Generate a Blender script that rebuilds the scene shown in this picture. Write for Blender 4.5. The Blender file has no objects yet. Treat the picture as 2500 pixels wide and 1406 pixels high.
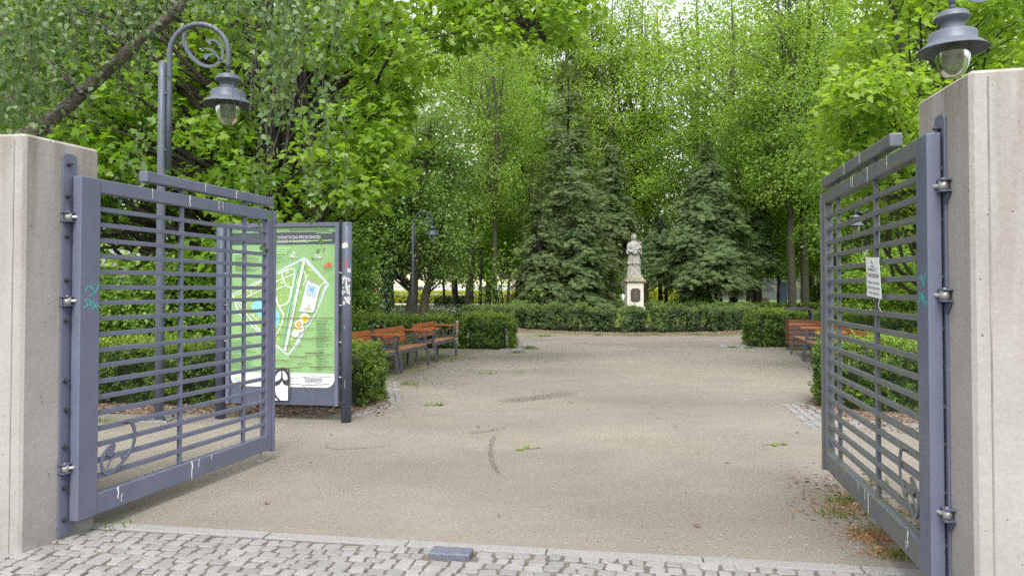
import bpy, math, random
import numpy as np
from mathutils import Vector, Matrix
rng = np.random.default_rng(11); random.seed(11)
R = math.radians; PI = math.pi
sc = bpy.context.scene; COL = sc.collection
# ---------------------------------------------------------------- camera model (photo pixels of 2500 x 1406 -> metres)
H = 1.55; F = 1800.0; TH = R(1.2); SH = 3 - F*math.tan(TH)
def ray(px, py):
    x = (px-1250)/F; y = (703-py+SH)/F
    return Vector((x, math.cos(TH)-y*math.sin(TH), math.sin(TH)+y*math.cos(TH)))
def P(px, py, Y):
    d = ray(px, py); t = Y/d.y
    return Vector((d.x*t, Y, H+d.z*t))
def G(px, py, z=0.0):
    d = ray(px, py); t = (z-H)/d.z
    return Vector((d.x*t, d.y*t, z))
def XZ(px, Y): return (px-1250)/F*Y
cam = bpy.data.objects.new("camera", bpy.data.cameras.new("camera")); COL.objects.link(cam)
cam.location = (0, 0, H); cam.rotation_euler = (R(90)+TH, 0, 0)
cam.data.sensor_width = 36; cam.data.lens = 36*F/2500; cam.data.shift_y = SH/2500
cam.data.clip_start = .05; cam.data.clip_end = 1000; sc.camera = cam
# ---------------------------------------------------------------- tagging
def tag(o, label=None, cat=None, group=None, kind=None):
    if label: o['label'] = label
    if cat: o['category'] = cat
    if group: o['group'] = group
    if kind: o['kind'] = kind
    return o
def thing(name, label, cat, loc=(0,0,0), rz=0, group=None):
    o = bpy.data.objects.new(name, None); COL.objects.link(o); o.empty_display_size = .1
    o.location = loc; o.rotation_euler = (0, 0, rz)
    return tag(o, label, cat, group)
def copy_tree(o, parent=None):
    c = o.copy(); COL.objects.link(c); c.parent = parent
    for ch in list(o.children): copy_tree(ch, c)
    return c
# ---------------------------------------------------------------- mesh builder
class MB:
    def __init__(s): s.v = []; s.f = []; s.m = []
    def add(s, vs, fs, m=0):
        b = len(s.v); s.v += [tuple(v) for v in vs]
        s.f += [tuple(b+i for i in f) for f in fs]; s.m += [m]*len(fs); return s
    def box(s, x0, x1, y0, y1, z0, z1, m=0, M=None):
        vs = [Vector(p) for p in ((x0,y0,z0),(x1,y0,z0),(x1,y1,z0),(x0,y1,z0),(x0,y0,z1),(x1,y0,z1),(x1,y1,z1),(x0,y1,z1))]
        if M is not None: vs = [M @ v for v in vs]
        return s.add(vs, ((3,2,1,0),(4,5,6,7),(0,1,5,4),(1,2,6,5),(2,3,7,6),(3,0,4,7)), m)
    def tube(s, pts, r, n=8, m=0, cap=True):
        pts = [Vector(p) for p in pts]; k = len(pts)
        rs = r if hasattr(r, '__len__') else [r]*k
        vs = []; ref = None
        for i, p in enumerate(pts):
            t = (pts[min(i+1,k-1)]-pts[max(i-1,0)])
            t = t.normalized() if t.length > 1e-9 else Vector((0,0,1))
            if ref is None:
                ref = Vector((0,0,1)).cross(t)
                if ref.length < .05: ref = Vector((1,0,0))
            a = (ref - t*ref.dot(t)).normalized(); ref = a; b = t.cross(a)
            for j in range(n):
                q = 2*PI*j/n; vs.append(p+(a*math.cos(q)+b*math.sin(q))*rs[i])
        fs = [(i*n+j, i*n+(j+1)%n, (i+1)*n+(j+1)%n, (i+1)*n+j) for i in range(k-1) for j in range(n)]
        if cap: fs += [tuple(range(n-1,-1,-1)), tuple((k-1)*n+j for j in range(n))]
        return s.add(vs, fs, m)
    def lathe(s, prof, n=24, c=(0,0,0), m=0, sx=1, sy=1):
        c = Vector(c); vs = []; k = len(prof)
        for r, z in prof:
            for j in range(n):
                q = 2*PI*j/n; vs.append(c+Vector((r*math.cos(q)*sx, r*math.sin(q)*sy, z)))
        fs = [(i*n+j, i*n+(j+1)%n, (i+1)*n+(j+1)%n, (i+1)*n+j) for i in range(k-1) for j in range(n)]
        return s.add(vs, fs, m)
    def ribbon(s, pts, w, y0, y1, m=0):
        # flat cut-out band in the local XZ plane, from y0 to y1 thick; pts (x, z)
        k = len(pts); ws = w if hasattr(w, '__len__') else [w]*k
        L = []; Rr = []
        for i, (x, z) in enumerate(pts):
            a = pts[max(i-1,0)]; b = pts[min(i+1,k-1)]
            tx, tz = b[0]-a[0], b[1]-a[1]; l = math.hypot(tx, tz) or 1
            nx, nz = -tz/l*ws[i]/2, tx/l*ws[i]/2
            L.append((x+nx, z+nz)); Rr.append((x-nx, z-nz))
        vs = []
        for i in range(k):
            for (x, z), y in ((L[i],y0),(Rr[i],y0),(Rr[i],y1),(L[i],y1)): vs.append((x, y, z))
        fs = []
        for i in range(k-1):
            a = i*4; b = a+4
            for j in range(4): fs.append((a+j, a+(j+1)%4, b+(j+1)%4, b+j))
        fs += [(3,2,1,0), ((k-1)*4, (k-1)*4+1, (k-1)*4+2, (k-1)*4+3)]
        return s.add(vs, fs, m)
    def plate(s, pts, y0, y1, m=0):
        # outline in local XZ, extruded y0..y1
        k = len(pts); vs = [(x,y0,z) for x,z in pts]+[(x,y1,z) for x,z in pts]
        fs = [tuple(range(k)), tuple(range(2*k-1,k-1,-1))]+[((i+1)%k, i, k+i, k+(i+1)%k) for i in range(k)]
        return s.add(vs, fs, m)
    def flat(s, pts, y, m=0):
        return s.add([(x,y,z) for x,z in pts], [tuple(range(len(pts)))], m)
    def build(s, name, mat, parent=None, smooth=False, bevel=0, seg=2, sub=0):
        me = bpy.data.meshes.new(name); me.from_pydata([tuple(v) for v in s.v], [], s.f)
        for mt in (mat if isinstance(mat, (list,tuple)) else [mat]): me.materials.append(mt)
        if any(s.m): me.polygons.foreach_set('material_index', s.m)
        if smooth: me.polygons.foreach_set('use_smooth', [True]*len(s.f))
        me.update()
        o = bpy.data.objects.new(name, me); COL.objects.link(o)
        if parent is not None: o.parent = parent
        if bevel:
            b = o.modifiers.new('bevel', 'BEVEL'); b.width = bevel; b.segments = seg; b.limit_method = 'ANGLE'; b.angle_limit = R(40)
        if sub:
            b = o.modifiers.new('sub', 'SUBSURF'); b.levels = sub; b.render_levels = sub
        return o
def spline(pts, n=6):
    # Catmull-Rom through points
    pts = [Vector(p) for p in pts]; out = []
    for i in range(len(pts)-1):
        p0 = pts[max(i-1,0)]; p1 = pts[i]; p2 = pts[i+1]; p3 = pts[min(i+2,len(pts)-1)]
        for k in range(n):
            t = k/n
            out.append(.5*((2*p1)+(p2-p0)*t+(2*p0-5*p1+4*p2-p3)*t*t+(3*p1-p0-3*p2+p3)*t**3))
    out.append(pts[-1]); return out
def spl2(pts, n=6): return [(v.x, v.y) for v in spline([(a,b,0) for a,b in pts], n)]
def lerpw(ws, k):
    # stretch a list of widths over k samples
    return list(np.interp(np.linspace(0, len(ws)-1, k), range(len(ws)), ws))
def text2d(body, size, align='LEFT'):
    cu = bpy.data.curves.new('lettering', 'FONT'); cu.body = body; cu.size = size; cu.align_x = align; cu.resolution_u = 3
    ob = bpy.data.objects.new('lettering', cu); me = bpy.data.meshes.new_from_object(ob)
    vs = [(v.co.x, v.co.y) for v in me.vertices]; fs = [tuple(p.vertices) for p in me.polygons]
    bpy.data.objects.remove(ob); bpy.data.curves.remove(cu); bpy.data.meshes.remove(me)
    return vs, fs
# ---------------------------------------------------------------- leaves: one polygon template copied by numpy
def unit(a): return a/np.maximum(np.linalg.norm(a, axis=-1, keepdims=True), 1e-9)
def leaf_mesh(name, pos, ax, nr, size, tmpl, polys, rnd):
    pos = np.asarray(pos, float); N = len(pos); T = np.asarray(tmpl, float); k = len(T)
    L = unit(np.asarray(ax, float)); S = unit(np.cross(L, nr)); Nn = np.cross(S, L)
    size = np.broadcast_to(np.asarray(size, float), (N,))
    v = pos[:,None,:] + size[:,None,None]*(T[None,:,0:1]*S[:,None,:]+T[None,:,1:2]*L[:,None,:]+T[None,:,2:3]*Nn[:,None,:])
    lt = np.array([len(p) for p in polys]); flat = np.concatenate([np.array(p) for p in polys])
    loops = (flat[None,:]+(np.arange(N)*k)[:,None]).ravel()
    tot = np.tile(lt, N); start = np.concatenate([[0], np.cumsum(tot)[:-1]])
    me = bpy.data.meshes.new(name)
    me.vertices.add(N*k); me.vertices.foreach_set('co', v.astype(np.float32).ravel())
    me.loops.add(len(loops)); me.loops.foreach_set('vertex_index', loops.astype(np.int32))
    me.polygons.add(len(tot)); me.polygons.foreach_set('loop_start', start.astype(np.int32))
    me.update(calc_edges=True)
    at = me.attributes.new('rnd', 'FLOAT', 'FACE'); at.data.foreach_set('value', np.repeat(rnd, len(polys)).astype(np.float32))
    return me
def leaf_obj(name, mat, parent, *a):
    me = leaf_mesh(name, *a); me.materials.append(mat)
    o = bpy.data.objects.new(name, me); COL.objects.link(o)
    if parent is not None: o.parent = parent
    return o
_h = [(0,0),(.2,.03),(.47,.0),(.37,.2),(.58,.5),(.31,.45),(.2,.72)]
MAPLE = [(x,y,-.22*(x*x+.5*(y-.4)**2)) for x,y in _h+[(0,1.02)]+[(-x,y) for x,y in _h[:0:-1]]]; MAPLE_P = [tuple(range(len(MAPLE)))]
OVATE = [(0,0,0),(.3,.28,.09),(.25,.62,.07),(0,1,-.06),(-.25,.62,.07),(-.3,.28,.09)]; OVATE_P = [(0,1,2,3),(0,3,4,5)]
RHOMB = [(0,0,0),(.34,.42,.08),(0,1,-.05),(-.34,.42,.08)]; RHOMB_P = [(0,1,2),(0,2,3)]
BIRCH = [(0,0,0),(.3,.2,.03),(.36,.42,.05),(.12,.8,0),(0,1,0),(-.12,.8,0),(-.36,.42,.05),(-.3,.2,.03)]; BIRCH_P = [tuple(range(8))]
def fan(n, spread, w, l0=.6):
    v = []; p = []
    for i in range(n):
        t = i/(n-1)*2-1; a = t*spread; l = 1-(1-l0)*abs(t)**1.3; d = np.array((math.sin(a), math.cos(a))); s_ = np.array((d[1], -d[0]))
        b0 = np.array((0, .12*(1-abs(t)))); mid = b0+d*l*.55; b = len(v); z = -.25*l*l
        for q, zz in ((b0,0),(mid+s_*w,z*.3),(b0+d*l,z),(mid-s_*w,z*.3)): v.append((q[0], q[1], zz))
        p.append((b, b+1, b+2, b+3))
    return v, p
SPRAY, SPRAY_P = fan(7, 1.0, .055, .55)
# feathery flat conifer spray: side leaflets along a stem
FEA = []; FEA_P = []
for i in range(6):
    y = .06+.15*i; l = .42*(1-.75*i/6)
    for sg in (-1,1):
        b = len(FEA); FEA += [(0,y,0),(sg*l*.55,y+l*.25+.05,-.02),(sg*l,y+l*.75,-.08),(sg*l*.35,y+l*.5+.0,-.02)]; FEA_P.append((b,b+1,b+2,b+3) if sg > 0 else (b,b+3,b+2,b+1))
b = len(FEA); FEA += [(.03,.1,0),(.0,1.05,-.06),(-.03,.1,0)]; FEA_P.append((b,b+1,b+2))
# yew shoot: upright stem with narrow needles
YEW = []; YEW_P = []
for i in range(6):
    a = i*2.4; y = .1+.13*i; l = .42*(1-.06*i); dx, dz = math.cos(a), math.sin(a); b = len(YEW)
    YEW += [(0,y,0),(dx*l*.5-dz*.10,y+l*.3,dz*l*.5+dx*.10),(dx*l*.9,y+l*.62,dz*l*.9),(dx*l*.5+dz*.10,y+l*.3,dz*l*.5-dx*.10)]; YEW_P.append((b,b+1,b+2,b+3))
b = len(YEW); YEW += [(.09,.7,0),(0,1.1,.0),(-.09,.7,0)]; YEW_P.append((b,b+1,b+2))
BLADE = [(-.06,0,0),(.06,0,0),(.035,.6,.04),(0,1,.18),(-.035,.6,.04)]; BLADE_P = [(0,1,2,3,4)]
DISC = [(math.cos(q)*.5, math.sin(q)*.5, 0) for q in np.linspace(0,2*PI,7)[:-1]]; DISC_P = [tuple(range(6))]
def rdir(n):
    v = rng.normal(size=(n,3)); return unit(v)
# ---------------------------------------------------------------- materials
def newmat(name):
    m = bpy.data.materials.new(name); m.use_nodes = True; nt = m.node_tree
    return m, nt, nt.nodes, nt.links, nt.nodes['Principled BSDF']
def noise(nt, vec, scale, detail=4, rough=.55):
    n = nt.nodes.new('ShaderNodeTexNoise'); n.inputs['Scale'].default_value = scale; n.inputs['Detail'].default_value = detail; n.inputs['Roughness'].default_value = rough
    if vec is not None: nt.links.new(vec, n.inputs['Vector'])
    return n.outputs['Fac']
def ramp(nt, fac, stops):
    r = nt.nodes.new('ShaderNodeValToRGB'); e = r.color_ramp.elements
    while len(e) < len(stops): e.new(.5)
    for i, (p, c) in enumerate(stops):
        e[i].position = p; e[i].color = (*c, 1) if hasattr(c, '__len__') else (c, c, c, 1)
    nt.links.new(fac, r.inputs['Fac']); return r.outputs['Color']
def mix(nt, fac, a, b, mode='MIX'):
    m = nt.nodes.new('ShaderNodeMix'); m.data_type = 'RGBA'; m.blend_type = mode
    for s, v in ((m.inputs[0],fac),(m.inputs[6],a),(m.inputs[7],b)):
        if hasattr(v, 'links') or hasattr(v, 'is_linked'): nt.links.new(v, s)
        else: s.default_value = v if not hasattr(v, '__len__') else ((*v, 1) if len(v) == 3 else v)
    return m.outputs[2]
def coords(nt, which='Object', scale=None):
    t = nt.nodes.new('ShaderNodeTexCoord').outputs[which] if which != 'Pos' else nt.nodes.new('ShaderNodeNewGeometry').outputs['Position']
    if scale:
        mp = nt.nodes.new('ShaderNodeMapping'); mp.inputs['Scale'].default_value = scale; nt.links.new(t, mp.inputs['Vector']); t = mp.outputs[0]
    return t
def bump(nt, bs, hgt, strength=.3, dist=.01):
    b = nt.nodes.new('ShaderNodeBump'); b.inputs['Strength'].default_value = strength; b.inputs['Distance'].default_value = dist
    nt.links.new(hgt, b.inputs['Height']); nt.links.new(b.outputs[0], bs.inputs['Normal'])
def plain(name, c, rough=.6, var=.15, scale=6, metal=0, bmp=0):
    m, nt, N, L, bs = newmat(name); bs.inputs['Roughness'].default_value = rough; bs.inputs['Metallic'].default_value = metal
    f = noise(nt, coords(nt), scale, 5)
    L.new(ramp(nt, f, [(.3, [x*(1-var) for x in c]), (.7, [min(1,x*(1+var)) for x in c])]), bs.inputs['Base Color'])
    if bmp: bump(nt, bs, noise(nt, coords(nt), scale*6, 5), bmp)
    return m
def leafmat(name, dark, light, trans=.4, rough=.45, tcol=None, spec=.35):
    m, nt, N, L, bs = newmat(name); bs.inputs['Roughness'].default_value = rough; bs.inputs['Specular IOR Level'].default_value = spec
    a = N.new('ShaderNodeAttribute'); a.attribute_name = 'rnd'
    c = ramp(nt, a.outputs['Fac'], [(0., dark), (1., light)])
    L.new(c, bs.inputs['Base Color'])
    t = N.new('ShaderNodeBsdfTranslucent')
    L.new(mix(nt, 1.0, c, tcol or (1.35,1.4,.6), 'MULTIPLY'), t.inputs['Color'])
    mx = N.new('ShaderNodeMixShader'); mx.inputs[0].default_value = trans
    L.new(bs.outputs[0], mx.inputs[1]); L.new(t.outputs[0], mx.inputs[2]); L.new(mx.outputs[0], N['Material Output'].inputs['Surface'])
    return m
def barkmat(name, dark, light, moss=None, sc_=(9,9,2.2)):
    m, nt, N, L, bs = newmat(name); bs.inputs['Roughness'].default_value = .9
    f = noise(nt, coords(nt, 'Object', sc_), 2.5, 7, .65); c = ramp(nt, f, [(.32,dark),(.68,light)])
    if moss: c = mix(nt, ramp(nt, noise(nt, coords(nt), 1.3, 4), [(.42,0),(.62,1)]), c, moss)
    L.new(c, bs.inputs['Base Color']); bump(nt, bs, f, .8, .03); return m
M = {}
def paint(name, c, algae=.0, rough=.42):
    m, nt, N, L, bs = newmat(name); co = coords(nt)
    base = ramp(nt, noise(nt, co, 3, 6), [(.3,[x*.86 for x in c]),(.7,[x*1.12 for x in c])])
    base = mix(nt, ramp(nt, noise(nt, coords(nt,'Object',(14,14,1.2)), 2.2, 6), [(.56,0),(.75,.45)]), base, (.16,.15,.145))
    if algae:
        g = N.new('ShaderNodeNewGeometry'); sx = N.new('ShaderNodeSeparateXYZ'); L.new(g.outputs['Normal'], sx.inputs[0])
        al = noise(nt, coords(nt,'Object',(3,3,5)), 2.3, 6, .6)
        base = mix(nt, ramp(nt, al, [(.38,0),(.66,algae)]), base, (.15,.155,.085))
    L.new(base, bs.inputs['Base Color']); bs.inputs['Specular IOR Level'].default_value = .4
    L.new(ramp(nt, noise(nt, co, 9, 4), [(.3,rough-.08),(.7,rough+.15)]), bs.inputs['Roughness'])
    bump(nt, bs, noise(nt, co, 160, 2), .05, .002); return m
M['paint'] = paint('slate_blue_paint', (.122,.134,.195))
M['paint_algae'] = paint('slate_blue_paint_with_algae', (.120,.132,.182), .75)
M['paint_dark'] = paint('dark_slate_paint', (.085,.098,.145))
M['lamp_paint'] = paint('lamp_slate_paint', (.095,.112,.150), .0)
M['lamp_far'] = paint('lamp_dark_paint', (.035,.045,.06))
M['steel'] = plain('galvanised_steel', (.42,.42,.41), .42, .3, 30, .7)
M['blacksteel'] = plain('dark_bolt_steel', (.03,.03,.035), .5, .4, 40)
M['white'] = plain('white_print', (.74,.75,.77), .5, .03)
M['dropping'] = plain('white_droppings', (.75,.75,.72), .8, .1)
M['ink'] = plain('dark_print', (.035,.04,.045), .6, .2)
M['teal'] = plain('teal_marker', (.05,.48,.48), .5, .1)
M['red'] = plain('red_marker', (.6,.05,.04), .5, .1)
M['redplastic'] = plain('red_plastic', (.62,.07,.03), .4, .1)
def concretemat():
    m, nt, N, L, bs = newmat('cast_concrete'); co = coords(nt, 'Pos'); bs.inputs['Roughness'].default_value = .85
    c = ramp(nt, noise(nt, co, 2.2, 8, .6), [(.25,(0.2664,0.2479,0.2331)),(.75,(0.3700,0.3515,0.3367))])
    # rain streaks running down from the top edge
    st = noise(nt, coords(nt, 'Pos', (5,5,.35)), 2.0, 5, .6)
    sx = N.new('ShaderNodeSeparateXYZ'); L.new(co, sx.inputs[0])
    top = N.new('ShaderNodeMapRange'); top.inputs[1].default_value = 1.0; top.inputs[2].default_value = 2.5; L.new(sx.outputs[2], top.inputs[0])
    mul = N.new('ShaderNodeMath'); mul.operation = 'MULTIPLY'; L.new(ramp(nt, st, [(.38,.0),(.62,.95)]), mul.inputs[0]); L.new(top.outputs[0], mul.inputs[1])
    c = mix(nt, mul.outputs[0], c, (0.1702,0.1443,0.1110))
    low = N.new('ShaderNodeMapRange'); low.inputs[1].default_value = .55; low.inputs[2].default_value = .0; L.new(sx.outputs[2], low.inputs[0])
    ml = N.new('ShaderNodeMath'); ml.operation = 'MULTIPLY'; L.new(low.outputs[0], ml.inputs[0]); L.new(ramp(nt, noise(nt, co, 5, 6, .65), [(.35,.1),(.65,.9)]), ml.inputs[1])
    c = mix(nt, ml.outputs[0], c, (0.1723,0.1693,0.1460))
    c = mix(nt, ramp(nt, noise(nt, co, .9, 5, .6), [(.45,0),(.7,.45)]), c, (0.3045,0.2899,0.2695))
    fine = noise(nt, co, 60, 3); c = mix(nt, .18, c, ramp(nt, fine, [(.3,(0.1850,0.1776,0.1702)),(.7,(0.4440,0.4292,0.4144))]))
    vo = N.new('ShaderNodeTexVoronoi'); vo.inputs['Scale'].default_value = 26; L.new(co, vo.inputs['Vector'])
    vm = N.new('ShaderNodeMath'); vm.operation = 'ADD'; L.new(vo.outputs['Distance'], vm.inputs[0])
    n2 = noise(nt, co, 7, 3); L.new(ramp(nt, n2, [(.40,0.0),(.72,.35)]), vm.inputs[1])
    inv = N.new('ShaderNodeMath'); inv.operation = 'SUBTRACT'; L.new(vo.outputs['Distance'], inv.inputs[0]); L.new(ramp(nt, n2, [(.46,0.0),(.70,.13)]), inv.inputs[1])
    pore = ramp(nt, inv.outputs[0], [(.0,1.),(.03,0.)])
    c = mix(nt, pore, c, (0.0518,0.0444,0.0407))
    L.new(c, bs.inputs['Base Color'])
    hm = N.new('ShaderNodeMath'); hm.operation = 'SUBTRACT'; L.new(noise(nt, co, 22, 6), hm.inputs[0]); L.new(pore, hm.inputs[1])
    bump(nt, bs, hm.outputs[0], .35, .006); return m
M['concrete'] = concretemat()
def gravelmat():
    m, nt, N, L, bs = newmat('compacted_gravel'); co = coords(nt, 'Pos'); bs.inputs['Roughness'].default_value = .95; bs.inputs['Specular IOR Level'].default_value = .15
    big = noise(nt, co, .35, 5, .6); mid = noise(nt, co, 2.2, 6, .65); fine = noise(nt, co, 95, 3, .7); grain = noise(nt, co, 38, 5, .75)
    c = ramp(nt, big, [(.38,(0.1445,0.1310,0.1109)),(.62,(0.1962,0.1760,0.1514))])
    c = mix(nt, .35, c, ramp(nt, mid, [(.35,(0.1228,0.1116,0.0959)),(.65,(0.2078,0.1898,0.1652))]))
    c = mix(nt, 1.0, c, (1.40,1.37,1.30), 'MULTIPLY')
    c = mix(nt, ramp(nt, noise(nt, coords(nt,'Pos',(.16,.28,1)), 1.0, 4, .6), [(.44,.0),(.60,.75)]), c, (.118,.108,.092))
    # greenish and sandy-orange worn areas
    c = mix(nt, ramp(nt, noise(nt, coords(nt,'Pos',(.5,.5,1)), 1.1, 5, .6), [(.56,0),(.72,.55)]), c, (0.1006,0.1029,0.0625))
    c = mix(nt, ramp(nt, noise(nt, coords(nt,'Pos',(.7,1.3,1)), .6, 6, .6), [(.52,0),(.75,.5)]), c, (0.2012,0.1564,0.1071))
    c = mix(nt, .30, c, ramp(nt, grain, [(.3,(0.0653,0.0586,0.0497)),(.5,(0.1799,0.1620,0.1396)),(.68,(0.3185,0.2961,0.2647))]))
    c = mix(nt, .22, c, ramp(nt, fine, [(.32,(0.0435,0.0390,0.0323)),(.68,(0.3644,0.3465,0.3196))]))
    vo = N.new('ShaderNodeTexVoronoi'); vo.inputs['Scale'].default_value = 34; L.new(co, vo.inputs['Vector'])
    sp = N.new('ShaderNodeSeparateColor'); L.new(vo.outputs['Color'], sp.inputs[0])
    lt = N.new('ShaderNodeMath'); lt.operation = 'LESS_THAN'; lt.inputs[1].default_value = .22; L.new(vo.outputs['Distance'], lt.inputs[0])
    pk = N.new('ShaderNodeMath'); pk.operation = 'GREATER_THAN'; pk.inputs[1].default_value = .86; L.new(sp.outputs[0], pk.inputs[0])
    ml = N.new('ShaderNodeMath'); ml.operation = 'MULTIPLY'; L.new(lt.outputs[0], ml.inputs[0]); L.new(pk.outputs[0], ml.inputs[1])
    c = mix(nt, ml.outputs[0], c, ramp(nt, sp.outputs[1], [(.45,(0.0549,0.0504,0.0459)),(.55,(0.3207,0.3073,0.2849))]))
    L.new(c, bs.inputs['Base Color']); bump(nt, bs, grain, .5, .012); return m
M['gravel'] = gravelmat()
def tyremat():
    # worn bare streak: darker compacted gravel, ragged edges
    m, nt, N, L, bs = newmat('scuffed_gravel'); co = coords(nt, 'Pos'); bs.inputs['Roughness'].default_value = .95; bs.inputs['Specular IOR Level'].default_value = .15
    grain = noise(nt, co, 38, 5, .75)
    c = ramp(nt, grain, [(.3,(.055,.048,.04)),(.5,(.145,.128,.105)),(.7,(.26,.235,.2))]); L.new(c, bs.inputs['Base Color'])
    u = N.new('ShaderNodeAttribute'); u.attribute_name = 'edge'
    th = N.new('ShaderNodeMath'); th.operation = 'LESS_THAN'; L.new(noise(nt, co, 55, 4, .8), th.inputs[0])
    mr = N.new('ShaderNodeMapRange'); mr.inputs[3].default_value = .26; mr.inputs[4].default_value = .47; L.new(u.outputs['Fac'], mr.inputs[0]); L.new(mr.outputs[0], th.inputs[1])
    tr = N.new('ShaderNodeBsdfTransparent'); mx = N.new('ShaderNodeMixShader'); L.new(th.outputs[0], mx.inputs[0]); L.new(tr.outputs[0], mx.inputs[1]); L.new(bs.outputs[0], mx.inputs[2])
    L.new(mx.outputs[0], N['Material Output'].inputs['Surface']); return m
M['scuff'] = tyremat()
def soilmat(name, a, b_, c_):
    m, nt, N, L, bs = newmat(name); co = coords(nt, 'Pos'); bs.inputs['Roughness'].default_value = .95
    vo = N.new('ShaderNodeTexVoronoi'); vo.inputs['Scale'].default_value = 22; L.new(coords(nt,'Pos',(1,1.8,1)), vo.inputs['Vector'])
    sp = N.new('ShaderNodeSeparateColor'); L.new(vo.outputs['Color'], sp.inputs[0])
    c = ramp(nt, sp.outputs[0], [(.2,a),(.6,b_),(.9,c_)]); c = mix(nt, .4, c, ramp(nt, noise(nt, co, 3, 6), [(.3,a),(.7,b_)]))
    L.new(c, bs.inputs['Base Color']); bump(nt, bs, vo.outputs['Distance'], .6, .02); return m
M['mulch'] = soilmat('bark_mulch', (0.0750,0.0488,0.0338), (0.1800,0.1237,0.0863), (0.2700,0.2025,0.1500))
M['turf'] = soilmat('park_turf', (.055,.095,.024), (.095,.155,.036), (.16,.19,.06))
M['trodden'] = soilmat('trodden_verge', (.13,.115,.075), (.19,.17,.12), (.15,.165,.07))
M['lawn'] = plain('trodden_lawn', (.13,.16,.06), .95, .35, 3)
def settmat():
    m, nt, N, L, bs = newmat('granite_setts'); co = coords(nt, 'Pos'); bs.inputs['Roughness'].default_value = .8
    a = N.new('ShaderNodeAttribute'); a.attribute_name = 'rnd'
    c = ramp(nt, a.outputs['Fac'], [(0,(0.1546,0.1518,0.1489)),(.5,(0.2119,0.2062,0.2005)),(.85,(0.2578,0.2521,0.2464)),(1,(0.1891,0.1776,0.1833))])
    c = mix(nt, .4, c, ramp(nt, noise(nt, co, 120, 3, .8), [(.3,(0.0916,0.0888,0.0859)),(.7,(0.3437,0.3380,0.3323))]))
    c = mix(nt, ramp(nt, noise(nt, co, 6, 5), [(.5,0),(.75,.5)]), c, (0.1489,0.1318,0.1089))
    L.new(c, bs.inputs['Base Color']); bump(nt, bs, noise(nt, co, 45, 5), .5, .006); return m
M['sett'] = settmat()
M['granite'] = plain('granite_kerb', (0.2294,0.2234,0.2174), .85, .15, 60, 0, .3)
M['joint'] = soilmat('sandy_joint', (0.0834,0.0722,0.0556), (0.1222,0.1056,0.0834), (0.1555,0.1388,0.1111))
M['stop'] = plain('dark_granite_block', (.105,.115,.15), .5, .35, 70)
def woodmat(name, a, b_):
    m, nt, N, L, bs = newmat(name); bs.inputs['Roughness'].default_value = .55
    f = noise(nt, coords(nt,'Object',(2,22,22)), 3, 5, .6); L.new(ramp(nt, f, [(.3,a),(.7,b_)]), bs.inputs['Base Color']); bump(nt, bs, f, .2, .004); return m
M['wood'] = woodmat('orange_stained_wood', (.31,.095,.028), (.46,.155,.046))
M['shadedwood'] = woodmat('shaded_bin_wood', (.12,.05,.025), (.22,.09,.042))  # orange wood darkened in its colour for bin slats partly in shade
M['seatwood'] = woodmat('worn_bench_wood', (.27,.125,.075), (.40,.20,.125))
M['iron'] = paint('bench_iron', (.085,.09,.11))
M['stone'] = plain('statue_stone', (.27,.265,.25), .9, .42, 7, 0, .5)
M['plaster'] = plain('white_plaster', (.54,.515,.47), .85, .07, 4)
M['mossy'] = plain('mossy_stone', (.30,.285,.21), .9, .35, 7, 0, .4)
M['bronze'] = plain('dark_bronze', (.075,.065,.05), .45, .3, 20, .4)
# foliage
M['maple'] = leafmat('maple_leaf', (.075,.165,.016), (.29,.43,.06), .5)
M['maple2'] = leafmat('maple_leaf_yellow_green', (.12,.22,.025), (.31,.44,.07), .5)
M['birch'] = leafmat('birch_leaf', (.05,.11,.03), (.17,.25,.095), .35, .42)
M['linden'] = leafmat('linden_leaf', (.12,.22,.034), (.33,.47,.095), .55)
M['deep'] = leafmat('deep_green_leaf', (.085,.18,.032), (.25,.39,.08), .52)
M['hawthorn'] = leafmat('hawthorn_leaf', (.09,.18,.045), (.25,.36,.11), .5)
M['fresh'] = leafmat('fresh_green_leaf', (.16,.27,.04), (.36,.48,.10), .55)
M['shrub'] = leafmat('shrub_leaf', (.07,.155,.02), (.22,.34,.065), .45)
M['thuja'] = leafmat('thuja_spray', (.050,.080,.032), (.185,.245,.10), .32, .65, None, .2)
M['thuja2'] = leafmat('thuja_spray_green', (.046,.084,.034), (.175,.25,.10), .32, .65, None, .2)
M['yew'] = leafmat('yew_shoot', (.032,.078,.015), (.25,.36,.05), .25, .4)
M['yew2'] = leafmat('blue_yew_shoot', (.030,.060,.030), (.165,.245,.065), .25, .5)
M['yewcore'] = plain('yew_shaded_core', (.026,.042,.014), .95, .3, 20)  # solid core coloured dark like a hedge's shaded inside, blocks the view through
M['gold'] = leafmat('golden_privet_leaf', (.26,.30,.02), (.50,.50,.05), .35)
M['ivy'] = leafmat('ivy_leaf', (0.025,0.056,0.015), (0.084,0.154,0.042), .2, .35)
M['blossom'] = leafmat('white_blossom', (.34,.37,.29), (.60,.62,.54), .25, .6, (1,1,.95))
M['grass'] = leafmat('grass_blade', (0.075,0.138,0.025), (0.224,0.336,0.070), .35)
M['petal'] = leafmat('orange_catkins', (.20,.10,.04), (.46,.25,.11), .2, .7, (1,.9,.7))
M['litter'] = leafmat('dry_leaf_litter', (.12,.075,.05), (.34,.25,.19), .1, .8, (1,.9,.8))
M['bark'] = barkmat('dark_bark', (.022,.017,.012), (.085,.068,.05), (.05,.058,.022))
M['bark2'] = barkmat('grey_bark', (.032,.027,.021), (.10,.085,.065), (.06,.07,.03))
M['barkblack'] = barkmat('wet_dark_bark', (.012,.010,.008), (.045,.035,.028))
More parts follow.
